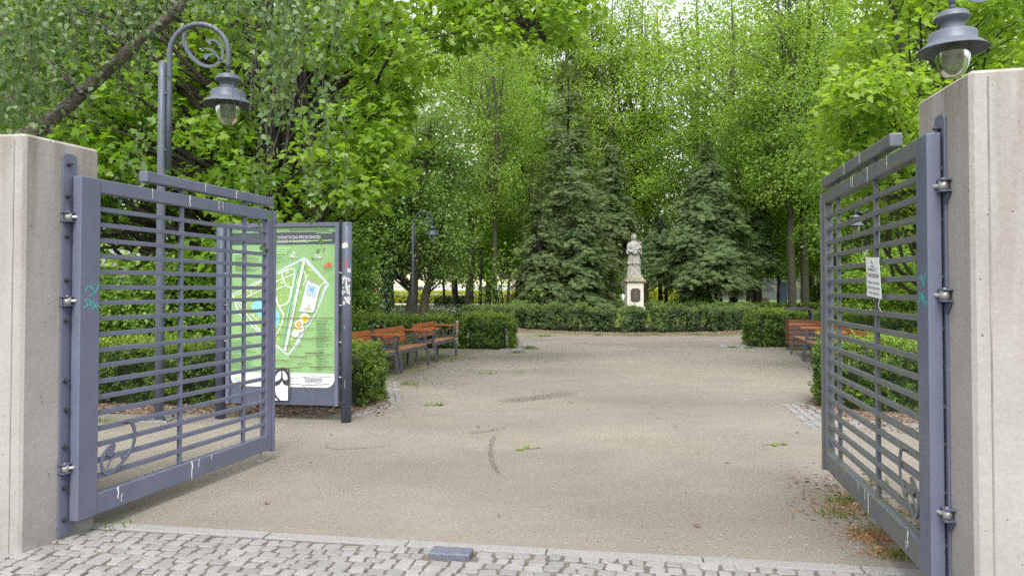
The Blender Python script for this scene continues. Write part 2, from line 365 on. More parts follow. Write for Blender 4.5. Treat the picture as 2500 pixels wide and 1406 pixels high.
M['birchbark'] = barkmat('birch_bark', (.022,.018,.014), (.26,.24,.20), (.045,.042,.026), (6,6,14))
EXPO = 1.33
# ================================================================ GROUND
def sheet(name, pts, z, mat, kind='structure'):
    k = len(pts); o = MB().add([(x,y,z) for x,y in pts]+[(x,y,-.02) for x,y in pts], [tuple(range(k))]+[(i,(i+1)%k,k+(i+1)%k,k+i) for i in range(k) if z > -.005]).build(name, mat)
    return tag(o, kind=kind)
def set_rnd(o, vals):
    at = o.data.attributes.new('rnd', 'FLOAT', 'FACE'); at.data.foreach_set('value', np.asarray(vals, np.float32))
sheet('ground', [(-250,-60),(250,-60),(250,450),(-250,450)], -.012, M['turf'])
KD = Vector((5.03,-.82)).normalized(); KN = Vector((KD.y, -KD.x)); K0 = Vector((-2.77,4.93))   # kerb line; KN points to the camera
def K(s, t): q = K0+KD*s+KN*t; return (q.x, q.y)
main = [K(-6,0), K(12,0), (9.5,7.0),(6.5,8.0),(4.4,9.0),(4.3,9.6),(6.2,13),(7.4,17.5),(7.6,19.2),(6.5,20.9),(16,21.5),(16,25.5),(11,25.0),(8,24.4),(4.95,24.0),(1.5,24.6),(-1.0,26.5),(-9,27.5),(-9,22.5),(.5,21.0),(.7,19.0),(-1.0,18.8),(-2.3,12),(-1.7,9.7),(-2.4,9.25),(-9,10.0)]
sheet('gravel_path', main, 0.0, M['gravel'])
RC = Vector((4.95,31.7))
sheet('ring_path', [(RC.x+9.3*math.cos(q), RC.y+9.3*math.sin(q)) for q in np.linspace(0,2*PI,64)[:-1]], -.004, M['gravel'])
def blob(cx, cy, rx, ry, n=60, w=.04, rot=0):
    ph = rng.uniform(0, 6, 4); out = []
    for q in np.linspace(0, 2*PI, n+1)[:-1]:
        r = 1+w*(math.sin(3*q+ph[0])+.8*math.sin(7*q+ph[1])+.6*math.sin(13*q+ph[2]))
        x, y = rx*r*math.cos(q), ry*r*math.sin(q)
        out.append((cx+x*math.cos(rot)-y*math.sin(rot), cy+x*math.sin(rot)+y*math.cos(rot)))
    return out
sheet('grass_verge', blob(RC.x, RC.y, 7.35, 7.35, 120, .006), .004, M['lawn'])
sheet('statue_bed', blob(RC.x, RC.y, 6.85, 6.85, 120, .010), .008, M['mulch'])
sheet('hedge_bed', [(-9,9.6),(-6,9.45),(-4.6,9.15),(-3.4,9.2),(-2.6,9.12),(-2.0,9.35),(-1.62,9.7),(-1.5,10.2),(-1.62,10.8),(-2.1,11.4),(-9,12.6)], .004, M['mulch'])
sheet('hedge_bed_soil', [(3.75,9.7),(3.85,9.2),(4.5,8.5),(5.4,8.05),(7.5,7.6),(8,9.6),(4.6,11)], .004, M['mulch'])
def verge(edge, xfar, z):
    ys = np.arange(edge[0][1], edge[-1][1], .12); ex_ = np.interp(ys, [p[1] for p in edge], [p[0] for p in edge])+np.convolve(rng.normal(0,.10,len(ys)+4), np.ones(5)/5, 'valid')+rng.normal(0,.015,len(ys))
    vs = [(x,y,z) for x,y in zip(ex_,ys)]+[(xfar,y,z) for y in ys]+[(x,y,-.02) for x,y in zip(ex_,ys)]; n = len(ys)
    tag(MB().add(vs, [(i,i+1,n+i+1,n+i) if xfar < ex_[0] else (i,n+i,n+i+1,i+1) for i in range(n-1)]+[(i,i+1,2*n+i+1,2*n+i) for i in range(n-1)]).build('bench_strip', M['trodden']), kind='structure')
verge([(-2.1,11.3),(-2.05,12),(-1.62,14.5),(-1.12,17),(-.75,18.6),(-.5,19.1)], -3.6, .009)
verge([(4.5,9.9),(5.5,12),(6.5,15.5),(7.0,18),(6.7,20.4)], 9, .009)
sheet('far_path', [(-60,74),(70,70),(70,77),(-60,82)], .004, plain('pale_far_path', (.46,.43,.38), .9, .08))
# cobbles: one sheet of real stones
sheet('sett_bedding', [K(-7,.08), K(12,.08), K(12,5.2), K(-7,5.2)], -.003, M['joint'])
mb = MB(); rv = []
def stone(cx, cy, ax, ay, w, h, mb, rv, z0=0):
    n = 8; tilt = rng.normal(0,.035,2); r = rng.uniform(); dz = rng.normal(0,.0025)
    ring = []
    for k in range(n):
        q = 2*PI*(k+.5)/n; c, s_ = math.cos(q), math.sin(q); p = .36
        ring.append((math.copysign(abs(c)**p, c)*w/2*(1+rng.normal(0,.075)), math.copysign(abs(s_)**p, s_)*h/2*(1+rng.normal(0,.075))))
    vs = []
    for sc_, z in ((1,-.012),(1,.002),(.90,.0075)):
        for a, b_ in ring: vs.append((cx+ax[0]*a*sc_+ay[0]*b_*sc_, cy+ax[1]*a*sc_+ay[1]*b_*sc_, z0+z+dz+a*tilt[0]+b_*tilt[1] if z > 0 else z0+z))
    fs = [(i*n+j, i*n+(j+1)%n, (i+1)*n+(j+1)%n, (i+1)*n+j) for i in range(2) for j in range(n)]+[tuple(2*n+j for j in range(n))]
    mb.add(vs, fs); rv.extend([r]*len(fs))
t = .165; row = 0
STOP = G(1102, 1357)
while t < 3.6:
    s_ = -5.5+rng.uniform(0,.1); hh = rng.uniform(.074,.094)
    while s_ < 8.2:
        w = rng.uniform(.072,.112)
        x, y = K(s_+w/2+rng.normal(0,.004), t+rng.normal(0,.005)+.02*math.sin(s_*1.3+row*.2))
        a = rng.normal(0,.10); ax = (KD.x*math.cos(a)-KD.y*math.sin(a), KD.x*math.sin(a)+KD.y*math.cos(a)); ay = (-ax[1], ax[0])
        if not (abs(x-STOP.x) < .13 and abs(y-STOP.y) < .09) and rng.uniform() > .012:
            stone(x, y, ax, ay, w-.004, hh-.004, mb, rv)
        s_ += w+rng.uniform(.003,.013)
    t += hh+rng.uniform(.003,.011); row += 1
o = mb.build('cobblestone_pavement', M['sett']); set_rnd(o, rv); tag(o, kind='structure')
mb = MB(); s_ = -5.5
while s_ < 9:
    w = rng.uniform(.85,1.05); a = K(s_+.004,.0); b_ = K(s_+w-.004,0); c = K(s_+w-.004,.105); d = K(s_+.004,.105); z = .007+rng.normal(0,.0015)
    mb.add([(*a,-.03),(*b_,-.03),(*c,-.03),(*d,-.03),(*a,z),(*b_,z),(*c,z),(*d,z)], ((7,6,5,4),(4,5,1,0),(5,6,2,1),(6,7,3,2),(7,4,0,3))); s_ += w
tag(mb.build('kerb', M['granite'], bevel=.006), kind='structure')
# sett strips that edge the beds
mb = MB(); rv = []
def strip(p0, p1, width, nrow):
    p0 = Vector(p0[:2]); p1 = Vector(p1[:2]); d = (p1-p0); L = d.length; d.normalize(); n_ = Vector((-d.y, d.x))
    for r_ in range(nrow):
        s_ = 0
        while s_ < L:
            w = rng.uniform(.08,.115); q = p0+d*(s_+w/2)+n_*((r_+.5)*width/nrow)
            stone(q.x, q.y, d, n_, w-.006, width/nrow-.012, mb, rv, .001); s_ += w+.008
strip(G(1905,985), G(1975,1045), .42, 4); strip(G(1960,1035), G(2260,1048), .30, 3)
strip(G(1752,840), G(1765,852), .7, 6); strip(G(1770,853), G(1900,853), .22, 2)
strip(G(905,1018), G(985,985), .3, 3); strip(G(1262,856), G(1330,838), .5, 4); strip(G(985,985), G(970,930), .2, 2)
o = mb.build('sett_edging', M['sett']); set_rnd(o, rv); tag(o, kind='structure')
# tyre scuffs: thin ragged sheets of darker gravel
def scuff(px, w, name='tyre_scuff'):
    pts = spline([G(x,y,.004) for x,y in px], 10); k = len(pts); vs = []; ed = []
    for i, p in enumerate(pts):
        t_ = (pts[min(i+1,k-1)]-pts[max(i-1,0)]).normalized(); nn = Vector((-t_.y, t_.x, 0)); f = 1
        for j, e in ((-1,0),(-.4,1),(.4,1),(1,0)):
            vs.append(p+nn*w*j*f); ed.append(e*min(1, 4*min(i, k-1-i)/k))
    fs = [(i*4+j, i*4+j+1, i*4+j+5, i*4+j+4) for i in range(k-1) for j in range(3)]
    o = MB().add(vs, fs).build(name, M['scuff']); at = o.data.attributes.new('edge', 'FLOAT', 'POINT'); at.data.foreach_set('value', np.array(ed, np.float32)); tag(o, kind='structure')
scuff([(1235,1040),(1210,1060),(1198,1090),(1200,1120),(1218,1155),(1250,1178)], .045)
scuff([(1165,985),(1270,975),(1350,965),(1440,950)], .34)
scuff([(1130,1056),(1180,1054),(1235,1041)], .07)
scuff([(800,1075),(795,1088),(830,1096),(920,1090),(1010,1084)], .035)
# ================================================================ GATE PILLARS
def pillar(name, label, c, side, front, depth, width, z1, plate_s, hz):
    # c = front corner at the passage, side = unit vector back along the inner face, front = unit vector along the street face away from the passage
    T = thing(name, label, 'gate pillar', (c.x, c.y, 0))
    p = [Vector((0,0)), side*depth, side*depth+front*width, front*width]
    if (p[1].x*p[2].y-p[1].y*p[2].x) < 0: p = [p[0], p[3], p[2], p[1]]
    # shallow formwork seam beside the corner
    mb = MB(); k = 4; vs = [(q.x,q.y,-.05) for q in p]+[(q.x,q.y,z1) for q in p]
    mb.add(vs, [(3,2,1,0),(4,5,6,7)]+[(i,(i+1)%4,4+(i+1)%4,4+i) for i in range(4)])
    mb.build('concrete_block', M['concrete'], T, bevel=.016, seg=1)
    n_ = -front; sm = MB()
    for off in (.07,):
        q = front*off; out = Vector((-front.y, front.x)); out = out if out.dot(side) < 0 else -out
        a = q+out*.0025; b_ = q+front*.006+out*.0025
        sm.add([(a.x,a.y,0),(b_.x,b_.y,0),(b_.x,b_.y,z1-.03),(a.x,a.y,z1-.03)], [(0,1,2,3)])
    sm.build('formwork_seam', plain('seam_line', (.22,.205,.19), .9, .3), T)
    # steel plate with bolts bolted to the inner face
    w = plate_s[1]-plate_s[0]; top = 2.40; rr = .03; out = []
    for q in np.linspace(0, PI/2, 5): out.append((w-rr+rr*math.cos(q), top-rr+rr*math.sin(q)))
    for q in np.linspace(PI/2, PI, 5): out.append((rr+rr*math.cos(q), top-rr+rr*math.sin(q)))
    out += [(0,.02),(w,.02)]
    sg = 1 if (side.x*n_.y-side.y*n_.x) > 0 else -1            # is local +y (rot90 of side) towards the passage?
    o = MB().plate(out, 0 if sg > 0 else -.012, .012 if sg > 0 else 0).build('hinge_plate', M['paint'], T, bevel=.002)
    o.location = (side.x*plate_s[0]+n_.x*.001, side.y*plate_s[0]+n_.y*.001, 0); o.rotation_euler = (0,0,math.atan2(side.y, side.x))
    for z in [top-.07]+[h+d for h in hz for d in (.13,-.12)]+[.98,.12,.8]:
        for bx in ((w*.35,) if z in (top-.07,.12,.8) else (w*.28, w*.86)):
            bo = MB(); bo.tube([(bx,0,z),(bx,sg*.022,z)], .015, 6); bo.tube([(bx,sg*.022,z),(bx,sg*.045,z)], .009, 8); bo.build('bolt', M['blacksteel'], o)
    return T
SL = Vector((.14,.53)).normalized(); FL = Vector((-.985,.17)).normalized()
SR = Vector((.08,.57)).normalized(); FR = Vector((.968,-.25)).normalized()
HZ = (2.0,1.476,.44)
pillar('gate_pillar', 'concrete gate pillar on the left with the info board gate leaf beside it', Vector((-2.87,4.33)), SL, FL, .55, 1.5, 2.47, (.255,.36), HZ)
pillar('gate_pillar', 'concrete gate pillar on the right with a street lamp hanging over its top', Vector((2.06,3.30)), SR, FR, .575, 1.5, 2.535, (.235,.345), HZ)
# ================================================================ GATE LEAVES
def gl_local(px, py):
    n_ = Vector((-exL.y, exL.x, 0)); a = Vector((AL.x, AL.y, 0)); d = ray(px, py); o_ = Vector((0,0,H)); t_ = (a-o_).dot(n_)/d.dot(n_); q = o_+d*t_-a
    return q.x*exL.x+q.y*exL.y, q.z
AL = Vector((-2.70,4.61)); exL = Vector((.527,2.10)).normalized()
def gate(label, A, ex, L, s, zo, mats):
    T = thing('gate_leaf', label, 'gate', (A.x, A.y, 0), math.atan2(ex.y, ex.x), 'open park gate leaves')
    pm, pb = mats; th = .065; b0, t0 = .105+zo, 2.262+zo; sw = .16; bt = .135; tt = .09; lw = .085
    def Y(a, b_): return (a, b_) if s > 0 else (-b_, -a)
    MB().box(0,sw,*Y(0,th),b0,t0).build('hinge_stile', M['paint'], T, bevel=.007, seg=3)
    MB().box(L-lw,L,*Y(0.001,th-.001),b0,t0-.001).build('latch_stile', pm, T, bevel=.005)
    MB().box(L+.001,L+.028,*Y(-.012,.03),b0-.02,t0-.005).build('stop_strip', pm, T, bevel=.002)
    MB().box(sw+.001,L-lw-.001,*Y(0.001,th-.001),b0,b0+bt).build('bottom_rail', pb, T, bevel=.006)
    MB().box(sw+.001,L-lw-.001,*Y(0.001,th-.001),t0-tt,t0).build('top_rail', pm, T, bevel=.006)
    MB().box(.565,L+.005,*Y(-.002,th+.002),t0+.04,t0+.118).build('crest_beam', pm, T, bevel=.008)
    z0, z1 = b0+bt, t0-tt; n = 18
    bar = None
    for i in range(n):
        z = z0+(z1-z0)*(i+1)/(n+1)
        if bar is None: bar = MB().box(sw-.02,L-lw+.012,*Y(.018,.048),-.015,.015).build('cross_bar', pb, T, bevel=.002, seg=1); bar.location = (0,0,z)
        else:
            c = bar.copy(); COL.objects.link(c); c.parent = T; c.location = (0,0,z)
    for x in (.97,1.77 if s > 0 else 1.93):
        MB().box(x-.0145,x+.0145,*Y(.020,.046),z0-.01,z1+.01).build('upright_rod', pm, T, bevel=.002, seg=1)
        MB().box(x-.0145,x+.0145,*Y(.020,.046),t0-.01,t0+.05).build('crest_post', pm, T, bevel=.002, seg=1)
    for h in HZ:
        hn = thing('hinge', None, None); hn.parent = T; hn.location = (0,0,h+zo)
        yb = .062 if s > 0 else -.062
        MB().tube([(-.034,yb,-.022),(-.034,yb,.022)], .022, 14).build('barrel', M['steel'], hn, True)
        MB().box(-.064,-.004,*Y(.040,.104),.0225,.030).build('bracket', M['paint_dark'], hn, bevel=.001)
        o = MB().box(-.064,-.004,*Y(.040,.104),-.0315,-.0225)
        pts = [(0,-.031),(0,-.095),(-.055,-.036)]
        o.plate([(-.006+x*.9, z) for x,z in pts], *Y(.075,.085)); o.build('bracket', M['paint_dark'], hn, bevel=.001)
        MB().tube([(-.034,yb,0),(.004,yb*.55,0)], .012, 8).tube([(-.036,yb,-.032),(-.036,yb,.036)], .009, 8).build('pin', M['steel'], hn)
    if s > 0: MB().tube([(L-.06,.075,-.01),(L-.06,.075,.62)], .011, 8).tube([(L-.06,.075,-.005),(L-.06,.075,.012)], .035, 10).build('drop_bolt', M['steel'], T)
    # cut-out leaf scroll welded in the lower corner
    sc2 = MB(); y0, y1 = Y(.006,.014)
    g_ = lambda X, Y_: gl_local(X/2.32, 800+Y_/2.32)
    U = lambda q: [(x, z+zo) for x,z in q]
    pts = U(spl2([g_(*p) for p in ((700,533),(738,526),(762,552),(770,610),(757,675),(722,735),(672,790),(618,825),(590,805),(581,760),(590,722),(612,690))], 7)); sc2.ribbon(pts, lerpw([.004,.022,.028,.026,.024,.022,.022,.022,.022,.020,.018,.016], len(pts)), y0, y1)
    lf = [(603,705),(620,672),(658,653),(655,690),(636,728),(615,722)]
    sc2.plate(U(spl2([g_(*p) for p in lf+[lf[0]]], 4)[:-1]), y0-.0005, y1+.0005)
    br = U(spl2([g_(*p) for p in ((612,800),(632,752),(668,718),(706,712))], 7)); sc2.ribbon(br, lerpw([.006,.013,.02,.008], len(br)), y0-.0003, y1+.0003)
    b2 = U(spl2([g_(*p) for p in ((652,735),(690,722),(706,740),(692,765))], 6)); sc2.ribbon(b2, lerpw([.006,.02,.024,.005], len(b2)), y0-.0007, y1+.0007)
    sc2.build('leaf_scroll', pm, T)
    # white bird droppings on the rails
    yy = Y(-.003,-.002)
    for x, za, zb, w in ((.62,t0-.075,t0+.0,.004),(1.02,t0-.088,t0+.0,.012),(1.37,t0-.08,t0,.006),(1.42,t0-.07,t0,.005),(1.6,t0+.045,t0+.115,.006),(1.2,t0+.05,t0+.118,.006),(.33,b0+.055,b0+bt,.018),(.36,b0+.03,b0+.08,.008),(1.07,b0+.0,b0+bt,.016),(1.30,b0+.1,b0+bt,.01),(1.15,b0+.07,b0+bt,.008)):
        zg = np.linspace(za, zb, 5); MB().ribbon([(x+rng.normal(0,.003), z) for z in zg], [w*q*.8 for q in (.3,.7,.6,1,1.2)], *yy).build('dropping_streak', M['dropping'], T)
    # marker scribble on the hinge stile
    g = MB(); S_ = [[(.02,.07),(.04,.10),(.07,.09),(.10,.055)],[(.06,.115),(.085,.075)],[(.05,.04),(.09,.06),(.115,.085),(.125,.12)],[(.045,.02),(.02,.015),(.04,-.01),(.02,-.03),(.005,-.02)],[(.055,.025),(.06,-.02)],[(.07,.01),(.072,-.02)],[(.08,.015),(.112,-.045)],[(.115,.0),(.075,-.045)],[(.10,-.03),(.12,-.02),(.13,-.03)]]
    for st in S_:
        q = spl2(st, 4) if len(st) > 2 else st
        g.ribbon([((x+.018) if s > 0 else sw-.012-x, z+1.465+zo) for x,z in q], .0042, *Y(-.0025,-.0015))
    g.build('graffiti_tag', M['teal'], T)
    return T
AL = Vector((-2.70,4.61)); exL = Vector((.527,2.10)).normalized()
AR = Vector((2.008,3.56)); exR = Vector((.455,2.30)).normalized()
gL = gate('slate blue slatted gate leaf swung open in front of the park map board', AL, exL, 2.165, 1, 0, (M['paint'], M['paint']))
gR = gate('algae stained slatted gate leaf with a white paper notice tied to it', AR, exR, 2.32, -1, .045, (M['paint_algae'], M['paint_algae']))
# notice tied to the right leaf
def gR_local(px, py, off=0):
    n_ = Vector((-exR.y, exR.x, 0)); a = Vector((AR.x, AR.y, 0))+n_*off; d = ray(px, py); o_ = Vector((0,0,H))
    t_ = (a-o_).dot(n_)/d.dot(n_); q = o_+d*t_-a
    return q.dot(Vector((exR.x, exR.y, 0))), q.z
W = thing('warning_sign', 'white plastic notice with black Polish lettering tied to the right gate leaf', 'sign', (AR.x, AR.y, 0), math.atan2(exR.y, exR.x))
cs = [gR_local(x,y,.02) for x,y in ((2113,628),(2144,629),(2151,730),(2117,722))]
mb = MB().plate(cs, .016, .019); mb.build('notice_board', M['white'], W)
def quad_map(u, v):  # u along text (photo left to right), v down
    a = [cs[0][i]+(cs[1][i]-cs[0][i])*u for i in (0,1)]; b_ = [cs[3][i]+(cs[2][i]-cs[3][i])*u for i in (0,1)]
    return (a[0]+(b_[0]-a[0])*v, a[1]+(b_[1]-a[1])*v)
tx = MB()
for body, u0, u1, v, hgt in (('UWAGA !!!',.16,.78,.355,.105),('STARODRZEW',.05,.95,.505,.115),('Wejście na teren parku',.08,.93,.66,.075),('podczas silnego wiatru',.06,.95,.79,.075),('stanowi zagrożenie.',.14,.90,.92,.075)):
    vs, fs = text2d(body, 1.0); x0 = min(p[0] for p in vs); x1 = max(p[0] for p in vs)
    pts = []
    for x, y in vs:
        a, z = quad_map(u0+(x-x0)/(x1-x0)*(u1-u0), v-y*hgt*1.25); pts.append((a, .0205, z))
    tx.add(pts, fs)
for a, b_, c, d in ((.42,.07,.46,.12),(.47,.12,.54,.16),(.40,.21,.62,.235)):
    tx.add([(quad_map(u,v)[0], .0205, quad_map(u,v)[1]) for u,v in ((a,b_),(c,b_),(c,d),(a,d))], [(0,1,2,3)])
tx.build('lettering', M['ink'], W)
c0 = quad_map(.03,.0); c1 = quad_map(.05,.99); c2 = quad_map(.9,.99)
for (x,z), (dx,dz) in ((c0,(-.01,.045)),(c1,(-.015,.02)),(c2,(.0,-.08))):
    MB().tube(spline([(x,.020,z-.004),(x+dx*.4,.026,z+dz*.6),(x+dx,.008,z+dz)], 4), .0016, 5).build('cable_tie', M['white'], W)
# gate stop set into the cobbles
T = thing('gate_stop', 'low dark granite block set in the cobbles at the middle of the entrance', 'gate stop', (STOP.x, STOP.y, 0), math.atan2(KD.y, KD.x))
MB().box(-.12,.12,-.06,.06,-.03,.036).build('block', M['stop'], T, bevel=.008)
# ================================================================ STREET LAMPS
def L_(X, Y_): return (.085+(X-112)/975, H+(706-20-Y_/4.69)/207.9)
def lamp(label, loc, rz, mat, group='park lamps with a curved neck'):
    T = thing('street_lamp', label, 'street lamp', (loc[0], loc[1], 0), rz, group)
    o = MB().box(-.16,.16,-.16,.16,.0,.018).build('base_plate', M['steel'], T, bevel=.003)
    for a in (-1,1):
        for b_ in (-1,1): MB().tube([(a*.115,b_*.115,.018),(a*.115,b_*.115,.05)], .018, 6).build('anchor_bolt', M['blacksteel'], o)
    MB().tube([(0,0,.018),(0,0,1.4),(0,0,4.25),(0,0,4.27)], [.052,.050,.045,.028], 20).build('pole', mat, T, True)
    cx, r, zc = .437, .352, 4.36
    pts = [(.085,0,2.98),(.085,0,3.7)]+[(cx-r*math.cos(q),0,zc+r*math.sin(q)) for q in np.linspace(0,PI,22)]+[(.789,0,4.24),(.789,0,4.17)]
    MB().tube(pts, [.031]*2+[.031]*22+[.029,.027], 16).tube([(.789,0,4.21),(.789,0,4.115)], .024, 14).build('swan_neck', mat, T, True)
    for z in (3.88,3.20): MB().tube([(.02,0,z),(.075,0,z)], .018, 10).tube([(.04,-.03,z-.012),(.04,.03,z-.012)], .008, 6).build('bracket', mat, T)
    sc2 = MB()
    for pl, ws in (([(300,190),(272,300),(300,400),(360,500),(460,590),(560,625),(650,605),(715,545),(728,450),(700,375),(640,325),(585,318)], [.02,.045,.047,.045,.042,.036,.030,.030,.032,.030,.026,.02]),
                   ([(800,600),(760,570),(705,558),(650,480),(590,430),(500,412)], [.016,.018,.022,.026,.02,.006]),
                   ([(640,478),(600,480),(560,505)], [.012,.016,.012])):
        q = spl2([L_(*p) for p in pl], 7); sc2.ribbon(q, lerpw(ws, len(q)), -.004, .004)
    for pl in ([(530,310),(600,305),(640,322),(600,330),(588,350),(585,380),(550,350)], [(505,485),(560,475),(620,485),(570,510),(540,548),(515,530)]):
        sc2.plate(spl2([L_(*p) for p in pl+[pl[0]]], 3)[:-1], -.0045, .0045)
    sc2.build('leaf_scroll', mat, T)
    hd = [(.02,4.13),(.05,4.115),(.10,4.105),(.132,4.085),(.137,4.06),(.152,4.045),(.152,4.035),(.115,4.01),(.10,3.99),(.10,3.945),(.112,3.93),(.15,3.922),(.192,3.905),(.20,3.89),(.20,3.825),(.215,3.812),(.25,3.79),(.29,3.755),(.297,3.742),(.285,3.742),(.24,3.775),(.19,3.80),(.15,3.81),(.02,3.812)]
    MB().lathe(hd, 40, (.789,0,0)).build('lamp_hood', mat, T, True)
    gl = [(.142,3.808),(.146,3.74),(.142,3.67),(.128,3.60),(.105,3.545),(.07,3.505),(.03,3.486),(.002,3.482)]
    MB().lathe(gl, 32, (.789,0,0)).build('glass_globe', M['glass'], T, True)
    MB().lathe([(.002,3.80),(.05,3.795),(.05,3.72),(.035,3.70),(.03,3.62),(.002,3.60)], 16, (.789,0,0)).build('bulb', M['steel'], T, True)
    return T
def glassmat():
    m, nt, N, L, bs = newmat('dusty_glass'); N.remove(bs)
    tr = N.new('ShaderNodeBsdfTransparent'); tr.inputs[0].default_value = (.80,.82,.78,1)
    gl = N.new('ShaderNodeBsdfGlossy'); gl.inputs['Roughness'].default_value = .12; df = N.new('ShaderNodeBsdfDiffuse'); df.inputs[0].default_value = (.27,.29,.23,1)
    fr = N.new('ShaderNodeFresnel'); fr.inputs[0].default_value = 1.5
    a = N.new('ShaderNodeMixShader'); L.new(ramp(nt, noise(nt, coords(nt), 5, 5), [(.3,.28),(.7,.48)]), a.inputs[0]); L.new(tr.outputs[0], a.inputs[1]); L.new(df.outputs[0], a.inputs[2])
    b_ = N.new('ShaderNodeMixShader'); L.new(fr.outputs[0], b_.inputs[0]); L.new(a.outputs[0], b_.inputs[1]); L.new(gl.outputs[0], b_.inputs[2])
    L.new(b_.outputs[0], N['Material Output'].inputs['Surface']); return m
M['glass'] = glassmat()
p = G(388,1026)
lamp('tall slate blue lamp with a curved neck behind the left gate leaf', (p.x, p.y), 0, M['lamp_paint'])
lamp('lamp whose dusty glass globe hangs over the right concrete pillar', (4.06+.789, 6.75), PI, M['lamp_paint'])
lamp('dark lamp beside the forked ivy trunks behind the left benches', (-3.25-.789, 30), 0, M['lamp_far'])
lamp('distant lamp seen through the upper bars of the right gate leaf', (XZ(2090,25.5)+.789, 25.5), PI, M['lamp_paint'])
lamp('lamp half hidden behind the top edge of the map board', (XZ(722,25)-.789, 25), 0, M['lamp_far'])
# ================================================================ MAP BOARD
RP = G(845,1030); LP = G(538,1021); bx = (RP-LP).xy; bw = bx.length; bex = bx.normalized(); mid = (RP+LP)/2
B = thing('map_board', 'green park map board between two round steel posts', 'information board', (mid.x, mid.y, 0), math.atan2(bex.y, bex.x))
def board(px, py, off=.036):
    n_ = Vector((bex.y, -bex.x, 0)); a = mid+n_*off; d = ray(px, py); o_ = Vector((0,0,H)); t_ = (a-o_).dot(n_)/d.dot(n_); q = o_+d*t_-a
    return (q.x*bex.x+q.y*bex.y, q.z)
za = lambda X, Y_: board(540+X/6.1125, 530+Y_/6.1125)
zb = lambda X, Y_: board(540+X/5.625, 750+Y_/5.625)
for sx in (-1,1):
    o = MB().tube([(sx*bw/2,0,-.02),(sx*bw/2,0,2.33),(sx*bw/2,0,2.335)], [.060,.060,.052], 24).build('post', M['paint_dark'], B, True)
    for z in (.52,.93,1.36,1.74): MB().tube([(sx*(bw/2-.10),-.01,z),(sx*(bw/2-.05),-.01,z)], .012, 8).build('fixing_bolt', M['steel'], o)
    if sx > 0:
        st = MB()
        def sticker(z, h, a0, a1, ragged):
            n = 7; r = .0612; top = [z+h/2-(rng.uniform(0,ragged)) for _ in range(n)]; bot = [z-h/2+rng.uniform(0,ragged) for _ in range(n)]
            aa = np.linspace(a0, a1, n); vs = [(sx*bw/2+r*math.sin(a), -r*math.cos(a), t) for a,t in zip(aa,top)]+[(sx*bw/2+r*math.sin(a), -r*math.cos(a), t) for a,t in zip(aa,bot)]
            st.add(vs, [(i, i+1, n+i+1, n+i) for i in range(n-1)])
        paper = plain('torn_paper', (.55,.55,.52), .8, .2)
        def done():
            global st
            st.build('torn_sticker', paper, o); st = MB()
        sticker(2.06,.085,-.75,.55,.02); done(); sticker(1.77,.07,.5,1.2,.03); done()
        for _ in range(30): sticker(1.60+rng.uniform(-.10,.10), rng.uniform(.03,.06), (a := rng.uniform(-.8,.9)), a+.3, .015)
        done()
        for _ in range(24): sticker(1.42+rng.uniform(-.045,.045), rng.uniform(.02,.045), (a := rng.uniform(-.5,.9)), a+.28, .01)
        done(); sticker(1.11,.05,-.1,-.02,.01); done(); sticker(.45,.12,.05,.1,.03); done()
        rd = MB()
        for a0, z, h in ((-.85,1.84,.08),(-.6,1.80,.05),(.1,1.86,.05),(.3,1.83,.08)):
            r = .0615; rd.add([(sx*bw/2+r*math.sin(a), -r*math.cos(a), zz) for a,zz in ((a0,z+h/2),(a0+.12,z+h/2+.01),(a0+.12,z-h/2),(a0,z-h/2))], [(0,1,2,3)])
        rd.build('red_sticker', M['red'], o)
hw = bw/2-.085; ztop, zbot = 2.335, .185
MB().box(-hw,hw,-.012,.035,zbot,ztop).build('backing_panel', M['paint_dark'], B, bevel=.004)
(xl, zt) = za(112,195); (xr, _z) = za(1660,130); (_x, zbt) = zb(1200,1105)
xl, xr, zt, zbt = -hw+.055, hw-.055, ztop-.055, board(700,945)[1]
fr = MB().box(-hw,hw,-.045,-.0125,ztop-.05,ztop).box(-hw,-hw+.045,-.045,-.0125,zbot,ztop-.0505).box(hw-.045,hw,-.045,-.0125,zbot,ztop-.0505)
fr.build('frame', M['paint'], B, bevel=.004)
# printed sheet: every printed shape is a thin layer of one sheet
pal = [('print_green',(.255,.44,.185)),('print_header',(.062,.080,.092)),('print_white',(.72,.73,.76)),('print_pale',(.52,.58,.62)),('print_park',(.26,.42,.13)),('print_path',(.66,.72,.68)),('print_lake',(.22,.60,.80)),('print_stream',(.20,.58,.60)),('print_purple',(.40,.33,.55)),('print_tree',(.36,.56,.20)),('print_building',(.60,.68,.72)),('print_building_dark',(.42,.50,.56)),('print_orange',(.70,.28,.06)),('print_yellow',(.65,.48,.03)),('print_sand',(.48,.46,.28)),('print_ink',(.05,.10,.05)),('print_crack',(.13,.085,.06)),('print_red',(.62,.05,.03)),('print_faint',(.42,.66,.32)),('print_blue',(.12,.40,.62))]
PI_ = {n: i for i, (n, c) in enumerate(pal)}
pm = MB(); lay = [0]
def pr(pts, colour, step=True):
    if step: lay[0] += 1
    pm.flat(pts, -.0130-.00045*lay[0], PI_['print_'+colour])
def line(pts, w, colour, step=True):
    if step: lay[0] += 1
    y = -.0130-.00045*lay[0]; k = len(pts)
    for i in range(k-1):
        (x0,z0),(x1,z1) = pts[i], pts[i+1]; l = math.hypot(x1-x0, z1-z0) or 1; nx, nz = -(z1-z0)/l*w/2, (x1-x0)/l*w/2
        pm.flat([(x0+nx,z0+nz),(x0-nx,z0-nz),(x1-nx,z1-nz),(x1+nx,z1+nz)], y-.00002*i, PI_['print_'+colour])
